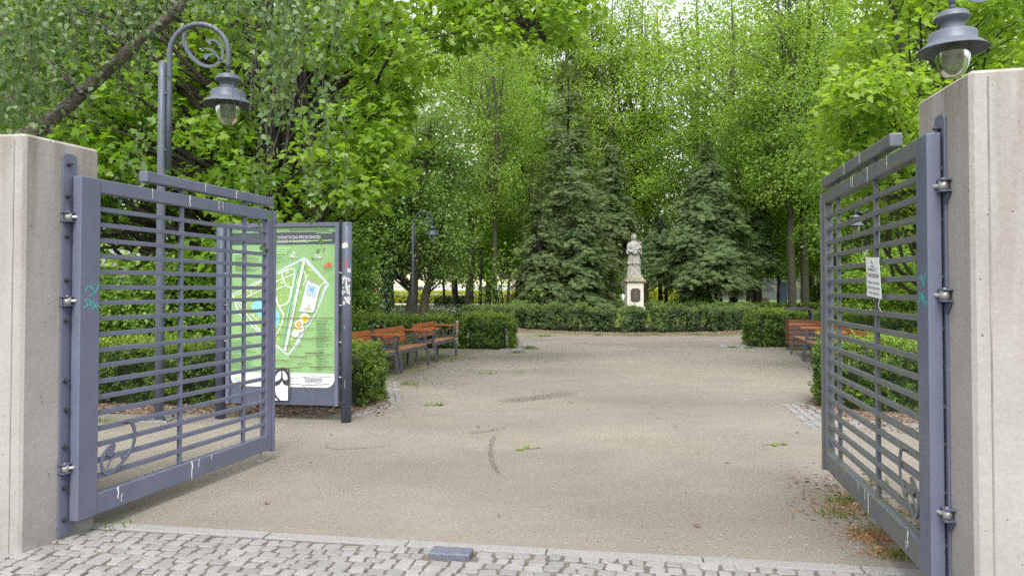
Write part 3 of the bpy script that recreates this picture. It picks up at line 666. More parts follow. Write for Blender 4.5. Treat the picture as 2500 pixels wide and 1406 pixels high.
rr = .11; ol = [(xl,zt)]+[(xl+rr-rr*math.cos(q), zbt+rr-rr*math.sin(q)) for q in np.linspace(0,PI/2,9)]+[(xr-rr+rr*math.sin(q), zbt+rr-rr*math.cos(q)) for q in np.linspace(0,PI/2,9)]+[(xr,zt)]
pr(ol, 'green'); zw = zb(1200,908)[1]
pr([(xl+.001,zw)]+[(x if abs(x-xl) > .001 and abs(x-xr) > .001 else x*.999, z) for x,z in ol[1:-1]]+[(xr-.001,zw)], 'white')
h0, h1 = za(1400,222)[1], za(1400,405)[1]; pr([(xl,h0),(xl,h1),(xr,h1),(xr,h0)], 'header')
base = [za(1225,592),za(1290,640),za(1605,1005),za(1555,1085),za(1425,1400),zb(1215,220),zb(1130,340),zb(1065,480),zb(910,672),zb(735,540),zb(545,385),zb(270,150),zb(200,50),za(145,1150),za(600,920),za(800,820)]
pr(base, 'pale')
inn = [za(1190,652),za(1245,672),za(1545,985),za(1405,1395),zb(1160,250),zb(1060,330),zb(1020,470),zb(910,635),zb(560,370),zb(290,135),zb(232,60),za(180,1158),za(600,940),za(800,850)]
pr(inn, 'park')
# tree discs
lay[0] += 1
def disc(x, z, r, colour, y=None, n=9):
    pm.flat([(x+r*math.cos(q), z+r*math.sin(q)) for q in np.linspace(0,2*PI,n+1)[:-1]], y if y is not None else -.0130-.00045*lay[0], PI_['print_'+colour])
def inside(p_, poly):
    c = False; k = len(poly)
    for i in range(k):
        (x0,z0),(x1,z1) = poly[i], poly[i-1]
        if (z0 > p_[1]) != (z1 > p_[1]) and p_[0] < (x1-x0)*(p_[1]-z0)/(z1-z0)+x0: c = not c
    return c
for i in range(520):
    q = (rng.uniform(xl,xr), rng.uniform(zbt,zt))
    if inside(q, inn): disc(*q, rng.uniform(.008,.022), 'tree', -.0130-.00045*lay[0]-.000002*i)
pr([za(430,1330),za(500,1240),za(640,1180),za(790,1290),zb(725,20),zb(790,80),zb(795,180),zb(760,255),zb(700,265),zb(560,160),zb(440,60)], 'lake')
lay[0] += 1
for ws, pl in ((.016,[za(830,850),za(1010,775),za(1060,775),za(1085,840),za(1000,1250),za(860,1325)]),(.013,[za(890,835),za(960,1020),za(1030,1060),za(1010,1180)]),(.013,[za(1075,845),za(800,965)]),(.012,[za(960,1020),za(800,1085)]),(.022,[za(800,1180),za(850,1330),zb(850,100)]),(.012,[za(420,1060),za(445,1140)]),(.013,[za(250,1160),za(420,1065),za(600,960)]),(.013,[za(380,1190),za(600,1080)]),(.014,[za(165,1180),za(330,1400),zb(560,370)]),(.012,[za(250,1230),za(330,1340),zb(545,230)]),(.016,[zb(850,100),zb(820,240),zb(740,400)]),(.012,[za(1225,800),za(1260,920),za(1215,1020)]),(.012,[za(1560,985),za(1470,1040),za(1380,1395)])):
    line(spl2(pl, 4) if len(pl) > 2 else pl, ws, 'path')
for x, z, r in ((*za(978,830),.018),(*za(905,985),.018),(*za(540,1060),.018)): disc(x, z, r, 'path', -.0130-.00045*(lay[0]+1)); disc(x, z, r*.6, 'tree', -.0130-.00045*(lay[0]+2))
lay[0] += 3
line([za(1235,640),za(1140,1060),zb(870,600)], .036, 'pale'); line([za(1235,640),za(1140,1060),zb(870,600)], .014, 'building'); line([za(1155,655),za(1000,1390),zb(830,530)], .011, 'stream'); line([za(1085,1300),zb(945,185)], .012, 'purple')
pr([za(1275,945),za(1470,1030),za(1430,1200),za(1380,1400),zb(1255,75),zb(1060,60),za(1170,1370),za(1220,1180)], 'building')
pr([za(1290,1000),za(1425,1032),za(1400,1215),za(1255,1165)], 'building_dark'); pr([za(1320,1050),za(1380,1060),za(1370,1115),za(1315,1105)], 'blue'); pr([za(1290,935),za(1330,945),za(1440,1010),za(1330,980)], 'purple')
pr([za(1290,1290),za(1320,1295),za(1310,1350),za(1345,1360),za(1330,1400),za(1230,1390),za(1240,1345),za(1280,1350)], 'sand')
for pxy, r, c in ((zb(1140,150),.062,'path'),(zb(1065,235),.052,'path'),(zb(1080,290),.05,'path'),(zb(1015,360),.046,'path'),(zb(1148,160),.040,'yellow'),(zb(1065,232),.034,'orange'),(zb(1065,232),.011,'path'),(zb(1035,295),.016,'yellow'),(zb(1075,292),.015,'yellow'),(zb(1015,362),.03,'building')): lay[0] += 1; disc(*pxy, r, c, None, 18)
# dashed outlines and small print
lay[0] += 1; y = -.0130-.00045*lay[0]
def dash(p0, p1, n, w, colour='ink'):
    for i in range(n):
        a = i/n; b_ = (i+.55)/n; q = [(p0[0]+(p1[0]-p0[0])*t_, p0[1]+(p1[1]-p0[1])*t_) for t_ in (a,b_)]; line(q, w, colour, False)
dash(za(1205,460),za(1100,610),14,.002); dash(za(1205,460),za(1640,860),40,.002); dash(za(1640,870),zb(940,790),50,.002); dash(za(1050,595),za(800,700),20,.002); dash(zb(740,650),zb(930,790),20,.002); dash(za(150,1090),za(800,770),34,.002)
def words(x0, x1, z, hgt, colour, right=False):
    x = x0
    while x < x1-.01:
        w = min(rng.uniform(.012,.05), x1-x); pm.flat([(x,z),(x+w,z),(x+w,z+hgt),(x,z+hgt)], y, PI_['print_'+colour]); x += w+.006
for Y_ in range(192,880,21):
    if 565 < Y_ < 575: continue
    x0 = zb(1300,500)[0] if Y_ > 300 else zb(1300,500)[0]; x1 = zb(1300+rng.uniform(70,225),500)[0]; words(x0, x1, zb(1400,Y_)[1], .005, 'ink')
for Y_ in (610,630,665,690,705,730,745,770,785,800): words(za(210,700)[0], za(rng.uniform(430,600),700)[0], za(300,Y_)[1], .005, 'ink')
for Y_ in list(range(470,620,24))+list(range(660,850,22)): words(zb(135,600)[0], zb(rng.uniform(300,520),600)[0], zb(300,Y_)[1], .005, 'ink')
for Y_ in (520,560): words(za(185,500)[0], za(590,500)[0], za(300,Y_)[1], .011, 'faint')
for Y_ in (475,510,545): words(za(800,500)[0], za(rng.uniform(930,1080),500)[0], za(900,Y_)[1], .012, 'faint')
for Y_ in (600,625,665): words(za(800,500)[0], za(rng.uniform(850,980),500)[0], za(900,Y_)[1], .004, 'ink')
for Y_ in (975,988,1002,1018,1035): words(zb(1130,1000)[0]+rng.uniform(0,.02), zb(rng.uniform(1320,1400),1000)[0], zb(1250,Y_)[1], .005, 'ink')
words(za(1015,195)[0], za(1590,195)[0], za(1300,195)[1], .008, 'header')
for cx, cy in ((1085,575),(1440,565)):
    for _ in range(30): q = za(cx+rng.normal(0,22), cy+rng.normal(0,22)); disc(*q, rng.uniform(.004,.009), 'white', y-.0003)
line([za(1330,635),za(1540,830)], .006, 'tree'); pr([za(1350,605),za(1385,630),za(1375,645),za(1342,620)], 'header')
# heading
lay[0] += 1
def title(body, xr_, zz, hgt, xw):
    vs, fs = text2d(body, 1.0); x1 = max(p[0] for p in vs); x0 = min(p[0] for p in vs)
    pm.add([(xr_-xw+(x-x0)/(x1-x0)*xw, -.0130-.00045*lay[0], zz+yy*hgt) for x,yy in vs], fs, PI_['print_white'])
rx = za(1478,300)[0]; per = (rx-za(862,300)[0])/23
title('ŚCIEŻKI DYDAKTYCZNO-PRZYRODNICZEJ', rx, za(1180,322)[1], .050, (rx-za(790,300)[0])*33.4/29)
rx = za(1300,355)[0]; per = (rx-za(800,355)[0])/19
title('PARKU ŚWIĘTOJAŃSKIEGO W RADOMSKU', rx, za(1050,384)[1], .048, rx-za(468,380)[0])
# weather cracks, marker tag and logos
lay[0] += 1
for f, pl, w in ((zb,[(730,152),(1100,150),(1545,145)],.007),(zb,[(800,272),(1050,290),(1270,285)],.005),(zb,[(1070,425),(1200,432),(1330,420),(1470,418)],.009),(zb,[(840,525),(980,527),(1105,526)],.006),(zb,[(1145,632),(1200,627),(1330,628),(1400,612)],.010),(zb,[(920,673),(1040,680),(1175,682)],.008),(zb,[(728,732),(850,728),(935,733)],.008),(zb,[(1040,774),(1130,770),(1250,772)],.008),(zb,[(728,830),(900,831),(1095,828)],.008),(zb,[(1215,820),(1350,822),(1530,822)],.009),(zb,[(945,972),(1080,965),(1250,948),(1420,955),(1520,952)],.006),(zb,[(945,1056),(1090,1057),(1140,1072),(1260,1066),(1490,1054)],.008),(zb,[(1135,1070),(1145,1103)],.006),(zb,[(728,378),(900,378)],.006),(zb,[(1420,648),(1540,645)],.005)):
    line([f(*q) for q in pl], w, 'crack')
for pl, w in (([(1150,365),(1655,350)],.005),([(1290,352),(1480,350),(1655,345)],.006),([(1420,245),(1540,240),(1655,238)],.006),([(920,370),(1290,357)],.006)): line([za(*q) for q in pl], w, 'faint')
for pl in ([(1548,785),(1545,710),(1568,735),(1550,750)],[(1580,690),(1583,745),(1600,740)],[(1605,690),(1608,740)],[(1635,685),(1640,745),(1615,700),(1620,745)],[(1578,690),(1640,684)],[(1590,700),(1630,720)]): line([za(*q) for q in pl], .009, 'red')
pr([zb(195,955),zb(230,985),zb(195,1000)], 'blue'); pr([zb(200,955),zb(265,955),zb(265,980),zb(232,982)], 'yellow'); pr([zb(232,985),zb(268,985),zb(262,1000),zb(215,1000)], 'lake'); pr([zb(448,990),zb(462,1000),zb(470,1022),zb(455,1012)], 'red')
pm.build('printed_map', [plain(n, c, .42, .05) for n, c in pal], B)
# square cut-out plate with the leaf emblem
cx0, cx1 = zb(722,900)[0]-.12, zb(938,900)[0]; cz0, cz1 = board(690,977)[1], board(690,899)[1]
e = MB().box(cx0,cx1,-.040,-.034,cz0,cz1).build('emblem_plate', M['white'], B, bevel=.001)
q = MB(); 
for (a,b_,c,d) in ((cx0,cx1,cz1-.014,cz1),(cx1-.014,cx1,cz0,cz1-.0145)): q.box(a,b_,-.046,-.0405,c,d)
E = lambda X, Y_: zb(X, Y_)
for pl, ws in (([(935,1050),(925,930),(880,860),(830,850),(770,880),(730,950),(715,1050),(725,1150),(760,1230),(810,1275)],[.02,.03,.032,.03,.03,.03,.028,.026,.024,.01]),([(835,865),(838,920),(830,985),(800,1040),(745,1065)],[.012,.016,.02,.022,.02]),([(838,960),(850,1000),(875,1055)],[.01,.02,.02])):
    s2 = spl2([E(*p_) for p_ in pl], 6); q.ribbon([(min(x,cx1-.002), z) for x,z in s2], lerpw(ws, len(s2)), -.0455, -.0402)
for pl in ([(735,1025),(790,1000),(825,985),(800,1050),(750,1075),(730,1060)],[(850,985),(890,1000),(915,985),(920,1050),(900,1075),(870,1040)]): q.plate(spl2([E(*p_) for p_ in pl+[pl[0]]], 3)[:-1], -.0457, -.0401)
q.build('emblem', M['ink'], e)
# ================================================================ BENCHES
BL = 1.60
def make_bench():
    T = thing('park_bench', 'bench', 'bench', group='park benches with orange wooden slats')
    s_ = MB()
    for i in range(5): s_.box(.0,BL,.02+i*.088,.02+i*.088+.078,.415-.012*i*.5,.447-.012*i*.5)
    s_.build('seat', M['seatwood'], T, bevel=.006)
    b_ = MB(); 
    for i, z in enumerate((.50,.605,.71)):
        b_.box(.0,BL,.468+i*.022,.494+i*.022,z,z+.092)
    b_.build('backrest', M['wood'], T, bevel=.006)
    MB().box(.03,BL-.03,.015,.05,.355,.408).box(.03,BL-.03,.40,.43,.345,.395).build('seat_rail', M['iron'], T, bevel=.004)
    for x in (.0,BL-.04):
        x0, x1 = x, x+.04
        def leg(path, ws, name):
            m = MB(); m.ribbon(path, ws, 0, .04); o = m.build(name, M['iron'], T, bevel=.004); o.rotation_euler = (0,0,R(90)); o.location = (x1,0,0)
            # local XZ cut-out turned so that its X runs along the bench depth
            return o
        p_ = spl2([(-.02,0),(-.015,.16),(.0,.28),(.045,.37),(.055,.46),(.04,.58),(.02,.70)], 5); leg(p_, lerpw([.05,.045,.05,.065,.05,.045,.05], len(p_)), 'front_leg')
        p_ = spl2([(.43,0),(.425,.2),(.42,.36),(.455,.46),(.49,.62),(.53,.80)], 5); leg(p_, lerpw([.05,.045,.05,.05,.035,.03], len(p_)), 'rear_leg')
        sc2 = MB()
        for pl, ws in (([(.06,.50),(.10,.45),(.20,.455),(.32,.48),(.42,.56),(.47,.66)],[.012,.026,.03,.028,.024,.012]),([(.20,.455),(.22,.56),(.16,.64),(.10,.62)],[.012,.024,.03,.012]),([(.24,.46),(.30,.58),(.38,.66),(.45,.65)],[.012,.026,.03,.01]),([(.05,.47),(.46,.50)],[.022,.022])):
            s2 = spl2(pl, 5); sc2.ribbon(s2, lerpw(ws, len(s2)), .012, .028)
        o = sc2.build('arm_scroll', M['iron'], T); o.rotation_euler = (0,0,R(90)); o.location = (x1,0,0)
        MB().box(x-.012,x+.052,-.075,.535,.70,.735).build('armrest', M['wood'], T, bevel=.006)
    return T
bench = make_bench(); used = [False]
def put_bench(p0, d, label):
    o = bench if not used[0] else copy_tree(bench); used[0] = True
    o.location = (p0[0], p0[1], 0); o.rotation_euler = (0,0,math.atan2(d[1], d[0])); o['label'] = label; return o
g0 = G(976,913); g1 = G(1043,892); dl = (g1-g0).xy.normalized(); h0_ = G(1063,886); h1_ = G(1113.5,869); da = (h1_-h0_).xy.normalized()
put_bench((g0.x,g0.y), dl, 'middle bench of the left row with worn armrest scroll facing the path')
put_bench((h0_.x,h0_.y), da, 'farthest bench of the left row ending against the clipped yew block')
pc = Vector((g0.x,g0.y))-Vector((.28,.96)).normalized()*1.74; put_bench(pc, (.28,.96), 'nearest bench of the left row mostly hidden by the hedge beside the map board')
f0 = G(1934,865); n0 = G(1967,882); dr_ = (f0-n0).xy.normalized(); f0 = f0.xy
for i, lb in enumerate(('farthest bench of the right row standing in front of the litter bin','middle bench of the right row behind the gate leaf','nearest bench of the right row half hidden by the clipped hedge')):
    q = f0-dr_*(1.78*i)+Vector((-.02*i*i,0)); put_bench(q, -dr_, lb)
put_bench((XZ(1832,62),62), (1,.02), 'far bench seen between the trunks beyond the ring hedge on the right')
put_bench((XZ(1495,62),62.5), (.25,.97), 'far bench seen end on just left of the statue pedestal')
# litter bin
bp = P(1952,800,18.6); T = thing('litter_bin', 'slatted wooden litter bin under a bent steel hood at the end of the right benches', 'litter bin', (bp.x+.10, bp.y+.25, 0), R(-8))
sl = MB()
for i in range(5): z = .14+i*.13; sl.box(-.30,.30,-.20,-.175,z,z+.115).box(-.30,.30,.175,.20,z,z+.115).box(-.315,-.302,-.17,.17,z,z+.115).box(.302,.315,-.17,.17,z,z+.115)
sl.build('slatted_box', M['shadedwood'], T, bevel=.005)
fr = MB()
for a in (-.27,.27):
    for b_ in (-.16,.16): fr.box(a-.02,a+.02,b_-.014,b_+.014,.0,.80)
fr.box(-.29,.29,-.17,.17,.10,.13); fr.build('frame', M['iron'], T, bevel=.003)
hp = spl2([(-.33,1.055),(-.0,1.06),(.16,1.055),(.245,1.02),(.275,.94),(.285,.80),(.285,.60)], 6); MB().ribbon(hp, .045, -.16, .16).build('hood', M['iron'], T, bevel=.003)
# ================================================================ STATUE
SP = Vector((XZ(1548,31.7), 31.7))
T = thing('saint_statue', 'grey stone robed saint statue on a white pedestal inside the ring hedge', 'statue', (SP.x, SP.y, 0))
MB().box(-.42,.42,-.42,.42,-.02,.80).build('plinth', M['mossy'], T, bevel=.02)
MB().box(-.35,.35,-.35,.35,.801,1.83).build('pedestal_shaft', M['plaster'], T, bevel=.01)
MB().box(-.43,.43,-.43,.43,1.87,1.945).box(-.39,.39,-.39,.39,1.831,1.869).box(-.37,.37,-.37,.37,1.946,2.02).box(-.31,.31,-.31,.31,2.021,2.14).build('cornice', M['mossy'], T, bevel=.012)
hx, c_, z0, z1 = .205, .05, 1.02, 1.585
oct_ = [(-hx+c_,z0),(hx-c_,z0),(hx-c_,z0+c_),(hx,z0+c_),(hx,z1-c_),(hx-c_,z1-c_),(hx-c_,z1),(-hx+c_,z1),(-hx+c_,z1-c_),(-hx,z1-c_),(-hx,z0+c_),(-hx+c_,z0+c_)]
o = MB().plate(oct_, -.37, -.3505).build('plaque', M['bronze'], T, bevel=.004)
ln = MB()
for i in range(9): w = rng.uniform(.07,.15); z = z1-.10-i*.048; ln.box(-w,w,-.3725,-.371,z,z+.012)
ln.build('engraved_line', plain('worn_brass', (.16,.14,.10), .5), o)
st = MB(); n = 64; prof = [(.0,.275,.235),(.03,.275,.235),(.12,.268,.225),(.25,.255,.21),(.38,.248,.20),(.46,.243,.195),(.485,.240,.19),(.49,.288,.228),(.52,.284,.224),(.62,.268,.21),(.75,.248,.195),(.88,.228,.18),(.95,.218,.175),(1.02,.215,.175),(1.06,.23,.19),(1.2,.245,.20),(1.34,.235,.18),(1.42,.19,.145),(1.465,.13,.11),(1.49,.08,.08),(1.53,.072,.075)]
vs = []
for z, rx, ry in prof:
    for j in range(n):
        q = 2*PI*j/n; fold = 0
        if z < .49: fold = .085*math.sin(11*q+1.5*math.sin(2*q))+.045*math.sin(19*q+z*3)
        elif z < 1.03: fold = .075*math.sin(13*q+.9*math.sin(3*q))*(1.25-z*.8)
        elif z < 1.4: fold = .03*math.sin(9*q+z*6)
        vs.append((rx*(1+fold)*math.cos(q), ry*(1+fold)*math.sin(q), z+(.012*math.sin(22*q) if .485 < z < .53 else 0)))
k = len(prof); st.add(vs, [(i*n+j, i*n+(j+1)%n, (i+1)*n+(j+1)%n, (i+1)*n+j) for i in range(k-1) for j in range(n)]+[tuple(range(n-1,-1,-1)), tuple((k-1)*n+j for j in range(n))])
hd = [(.002,1.475),(.05,1.485),(.078,1.53),(.092,1.58),(.098,1.64),(.092,1.69),(.06,1.73),(.002,1.742)]
st.lathe(hd, 24, (0,-.02,0), 0, .93, 1.08)
st.lathe([(.002,1.69),(.105,1.695),(.10,1.715),(.092,1.735),(.112,1.80),(.06,1.795),(.02,1.805),(.002,1.815)], 8, (0,-.01,0))      # square cap
st.tube([(0,-.12,1.66),(0,-.145,1.615),(0,-.125,1.60)], [.012,.02,.014], 8)                                              # nose
st.tube([(-.045,-.10,1.585),(0,-.125,1.555),(.045,-.10,1.585)], [.02,.035,.02], 8); st.tube([(0,-.10,1.56),(0,-.105,1.50)], [.045,.02], 8)   # moustache and beard
for sx in (-1,1):
    st.tube([(sx*.085,.01,1.72),(sx*.10,.0,1.64),(sx*.095,.02,1.57),(sx*.07,.04,1.53)], [.025,.03,.028,.02], 8)        # hair
    st.tube([(sx*.17,.0,1.40),(sx*.235,-.01,1.28),(sx*.255,-.05,1.10),(sx*.17,-.19,1.02),(sx*.06,-.24,1.03)], [.075,.078,.07,.055,.042], 12)
    st.tube([(sx*.245,-.02,1.22),(sx*.265,-.05,1.05),(sx*.275,-.05,.955),(sx*.28,-.045,.905)], [.06,.07,.08,.055], 10)
    for f in range(3): st.tube([(sx*(.15+.045*f),-.12+.03*f,1.36),(sx*(.19+.04*f),-.155+.03*f,1.20),(sx*(.21+.035*f),-.15+.02*f,1.04)], [.012,.018,.012], 6)                              # hanging sleeve
    for f in range(4): st.tube([(sx*.06,-.245,1.045-.02*f),(sx*(.0-.01*f),-.262,1.04-.022*f),(-sx*.04,-.25,1.035-.022*f)], [.013,.012,.009], 6)
    st.tube([(sx*.05,-.25,1.04),(sx*.02,-.262,1.075)], [.015,.011], 6)
st.tube([(.0,-.25,1.02),(.10,-.24,1.20),(.20,-.20,1.38)], .022, 8); st.tube([(.09,-.24,1.31),(.20,-.22,1.23)], .02, 8)                  # crucifix
st.tube([(.08,-.24,1.08),(.16,-.22,1.18),(.21,-.18,1.29)], [.05,.07,.055], 10); st.lathe([(.002,-.06),(.045,-.04),(.06,0),(.045,.045),(.002,.06)], 12, (.235,-.20,1.37))   # child on the arm
st.tube([(.21,-.20,1.28),(.27,-.22,1.22),(.25,-.25,1.15)], [.03,.028,.022], 8); st.tube([(-.11,-.25,.99),(-.04,-.27,.93),(.08,-.26,.95),(.16,-.23,.92)], [.02,.022,.02,.015], 8)
o = st.build('figure', M['stone'], T, True); o.location = (0,0,2.135)
m_ = o.modifiers.new('remesh', 'REMESH'); m_.mode = 'VOXEL'; m_.voxel_size = .0085; m_.use_smooth_shade = True
# ================================================================ HEDGES
def hedge(name, label, pts, width, height, mat, dens=260, size=.13, closed=False, core=.68, bulge=.05, gaps=None, group=None, cat='hedge'):
    pts = [Vector((p[0],p[1])) for p in pts]; k = len(pts)
    T = thing(name, label, cat, (pts[0].x, pts[0].y, 0), 0, group); O = np.array([pts[0].x, pts[0].y, 0])
    seg = [(pts[i], pts[(i+1)%k]) for i in range(k if closed else k-1)]; sl = np.array([(b_-a).length for a,b_ in seg]); tot = sl.sum(); cum = np.concatenate([[0],np.cumsum(sl)])
    ph = rng.uniform(0,6,6)
    def at(s_):
        i = np.clip(np.searchsorted(cum, s_, 'right')-1, 0, len(seg)-1); f = (s_-cum[i])/sl[i]
        A = np.array([[a.x,a.y] for a,_ in seg]); Bq = np.array([[b_.x,b_.y] for _,b_ in seg]); D = unit(Bq-A)
        return A[i]+(Bq-A)[i]*f[:,None], D[i]
    def section(n):   # rounded cross-section: side, top, side
        per = 2*height+width; u = rng.uniform(0,per,n); y = np.where(u<height, -width/2, np.where(u<height+width, u-height-width/2, width/2)); z = np.where(u<height, u, np.where(u<height+width, height, per-u))
        ny = np.where(u<height, -1., np.where(u<height+width, 0, 1.)); nz = np.where((u>=height)&(u<height+width), 1., 0)
        r = min(.16, width*.3); dy = np.abs(y)-(width/2-r); dz = z-(height-r); cor = (dy>0)&(dz>0); l = np.maximum(np.hypot(dy,dz),1e-6)
        yc = np.sign(y)*(width/2-r+dy/l*r); zc = height-r+dz/l*r
        y = np.where(cor,yc,y); z = np.where(cor,zc,z); ny = np.where(cor,np.sign(y)*dy/l,ny); nz = np.where(cor,dz/l,nz); return y,z,ny,nz
    dens *= 1.4; n = int(tot*(2*height+width)*dens); s_ = rng.uniform(0,tot,n); c, D = at(s_); dpt = rng.uniform(.55,1,n) if closed else 1.; Nn = np.stack([-D[:,1],D[:,0]],1); y,z,ny,nz = section(n); y = y*dpt
    pos = np.stack([c[:,0]+Nn[:,0]*y, c[:,1]+Nn[:,1]*y, z],1); nor = np.stack([Nn[:,0]*ny, Nn[:,1]*ny, nz],1)
    if not closed:
        ne = int(width*height*dens*1.9)
        for e, sg in ((0,-1),(1,1)):
            p_ = pts[0] if e == 0 else pts[-1]; d = (pts[1]-pts[0]).normalized() if e == 0 else (pts[-1]-pts[-2]).normalized(); nn = Vector((-d.y,d.x))
            yy = rng.uniform(-width/2,width/2,ne); zz = rng.uniform(0,height,ne); t_ = np.clip(1-((2*np.abs(yy)/width)**4+(np.clip(zz/height,0,1))**6)*.8, 0, 1)**.5; ext = .22*t_*width
            pos = np.concatenate([pos, np.stack([p_.x+nn.x*yy+sg*d.x*ext, p_.y+nn.y*yy+sg*d.y*ext, zz],1)]); nor = np.concatenate([nor, np.stack([sg*d.x+nn.x*yy*1.2/width, sg*d.y+nn.y*yy*1.2/width, np.full(ne,.15)+(zz>height*.85)*.7],1)])
    pw = pos
    lump = np.sin(pw[:,0]*5.1+ph[0])*np.sin(pw[:,1]*4.7+ph[1])*.6+np.sin(pw[:,0]*11+pw[:,2]*9+ph[2])*np.sin(pw[:,1]*10.3-pw[:,2]*7+ph[3])*.6+np.sin(pw[:,2]*13+pw[:,0]*3+ph[4])*.3
    lump = lump+(1.6*np.abs(np.sin(np.arctan2(pw[:,1]-RC.y,pw[:,0]-RC.x)*14+ph[5]+.8*np.sin(np.arctan2(pw[:,1]-RC.y,pw[:,0]-RC.x)*5)))-1.1 if closed else 0)
    pos = pos+unit(nor)*(lump*bulge-.04-rng.exponential(.03,len(pos)))[:,None]
    stray = rng.uniform(size=len(pos)) < .05; pos = pos+unit(nor)*(stray*rng.uniform(.02,.11,len(pos)))[:,None]+np.stack([0*lump,0*lump,stray*.03],1)
    keep = np.ones(len(pos),bool)
    if gaps:
        for (gx,gy,gr) in gaps: keep &= ~((np.hypot(pos[:,0]-gx,pos[:,1]-gy)<gr)&(pos[:,2]<height*rng.uniform(.7,1.0,len(pos)))&(rng.uniform(size=len(pos))<.8))
    keep &= (pos[:,2]>.02)&(rng.uniform(size=len(pos))<np.clip(.75+.6*pos[:,2]/height+lump*.2,.3,1))
    if closed:
        an = np.arctan2(pos[:,1]-RC.y,pos[:,0]-RC.x); ed = np.array([-3.0,-2.62,-2.40,-2.22,-2.03,-1.79,-1.57,-1.33,-1.17,-.93,-.70,-.48,-.2]); sg = np.searchsorted(ed,an); pos[:,2] *= rng.uniform(.90,1.10,len(ed)+1)[sg]
        gd = np.min(np.abs(an[:,None]-ed[None,:]),1)*np.hypot(pos[:,0]-RC.x,pos[:,1]-RC.y); keep &= ~((gd < rng.uniform(.04,.17,len(pos))*(1.25-.5*pos[:,2]/height))&(an < -.1)&(an > -3.1))
    pos,nor,lump = pos[keep],nor[keep],lump[keep]; m_ = len(pos)
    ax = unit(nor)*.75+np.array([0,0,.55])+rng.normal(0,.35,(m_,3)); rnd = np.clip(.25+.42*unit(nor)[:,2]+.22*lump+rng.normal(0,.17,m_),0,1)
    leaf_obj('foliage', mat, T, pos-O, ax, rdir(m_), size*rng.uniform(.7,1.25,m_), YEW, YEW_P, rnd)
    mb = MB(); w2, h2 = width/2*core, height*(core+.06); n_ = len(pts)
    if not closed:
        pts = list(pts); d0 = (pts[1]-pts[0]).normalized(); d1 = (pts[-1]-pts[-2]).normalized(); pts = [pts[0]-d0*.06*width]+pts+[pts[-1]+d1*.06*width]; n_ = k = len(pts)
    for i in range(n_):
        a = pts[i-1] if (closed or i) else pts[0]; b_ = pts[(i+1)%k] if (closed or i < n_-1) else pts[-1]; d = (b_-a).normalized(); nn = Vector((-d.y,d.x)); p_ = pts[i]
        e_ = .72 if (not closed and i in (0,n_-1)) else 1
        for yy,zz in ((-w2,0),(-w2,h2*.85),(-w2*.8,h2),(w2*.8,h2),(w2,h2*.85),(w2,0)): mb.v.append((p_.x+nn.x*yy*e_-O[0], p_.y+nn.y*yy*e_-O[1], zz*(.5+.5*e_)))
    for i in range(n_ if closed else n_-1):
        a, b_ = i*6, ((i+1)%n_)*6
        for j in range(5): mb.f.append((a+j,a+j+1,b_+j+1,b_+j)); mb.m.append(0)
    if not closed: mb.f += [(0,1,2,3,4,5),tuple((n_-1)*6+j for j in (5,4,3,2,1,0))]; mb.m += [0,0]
    mb.build('shaded_core', M['yewcore'], T); return T
def ln(a, b_, n=8): a, b_ = Vector(a), Vector(b_); return [a+(b_-a)*i/(n-1) for i in range(n)]
hedge('yew_hedge', 'clipped yew hedge right behind the map board and left gate leaf', ln((-9,10.75),(-2.05,10.15),12), 1.0, .80, M['yew'], 330, .115)
hedge('yew_hedge', 'dark clipped yew block closing the far end of the left bench row', ln((-1.05,19.75),(-.25,19.75),4), 1.35, .86, M['yew'], 300, .13)
hedge('yew_hedge', 'long low yew hedge running left behind the left benches', ln((-12,20.3),(-1.75,19.9),14), .8, .80, M['yew'], 230, .13)
hedge('yew_hedge', 'clipped yew hedge standing behind the right gate leaf in the foreground', ln((4.35,10.0),(8.0,8.3),8), 1.0, .86, M['yew'], 330, .115)
hedge('yew_hedge', 'clipped yew block in front of the litter bin at the right bench row', ln((6.75,20.3),(7.6,20.25),4), 1.15, .93, M['yew'], 300, .13)
hedge('yew_hedge', 'long yew hedge running right behind the right benches', ln((8.5,21.3),(16,19.6),10), .8, .86, M['yew'], 220, .13)
hedge('yew_hedge', 'short dark hedge between the flowering lawn and the ring hedge', ln((-1.75,29.6),(-.1,29.2),4), 1.0, .82, M['yew2'], 180, .15)
ring = [(RC.x+5.0*math.cos(q), RC.y+5.0*math.sin(q)) for q in np.linspace(0,2*PI,49)[:-1]]
gp = [(RC.x+5.35*math.cos(q), RC.y+5.35*math.sin(q), .30) for q in (-2.42,-2.2,-2.02,-1.78,-1.57,-1.2,-.95,-.7)]
hedge('ring_hedge', 'round blue green yew hedge of close clipped plants circling the statue pedestal', ring, .85, .78, M['yew2'], 330, .165, True, .16, .12, None)
hedge('yew_hedge', 'dark hedge strip behind the ring hedge below the two slim trunks', ln((10.6,38.5),(17,38),6), .8, .75, M['yew'], 110, .17)
hedge('golden_hedge', 'bright yellow green hedge far behind the left lawn', ln((-19,83),(1.5,81),8), 1.2, 1.15, M['gold'], 45, .34, core=.7)
hedge('golden_hedge', 'short yellow green hedge far behind the right side of the statue', ln((14.6,83),(18.8,83),5), 1.2, 1.45, M['gold'], 60, .34, core=.7)
hedge('low_shrub_row', 'row of dark low shrubs in front of the yellow hedge', ln((-5.6,57),(-3.3,56.5),5), 1.0, .8, M['yew2'], 90, .24, bulge=.14)
hedge('low_shrub_row', 'pair of dark round shrubs beside the ivy trunk', ln((-10.6,54),(-9.0,54),4), 1.0, .8, M['yew2'], 90, .24, bulge=.14)
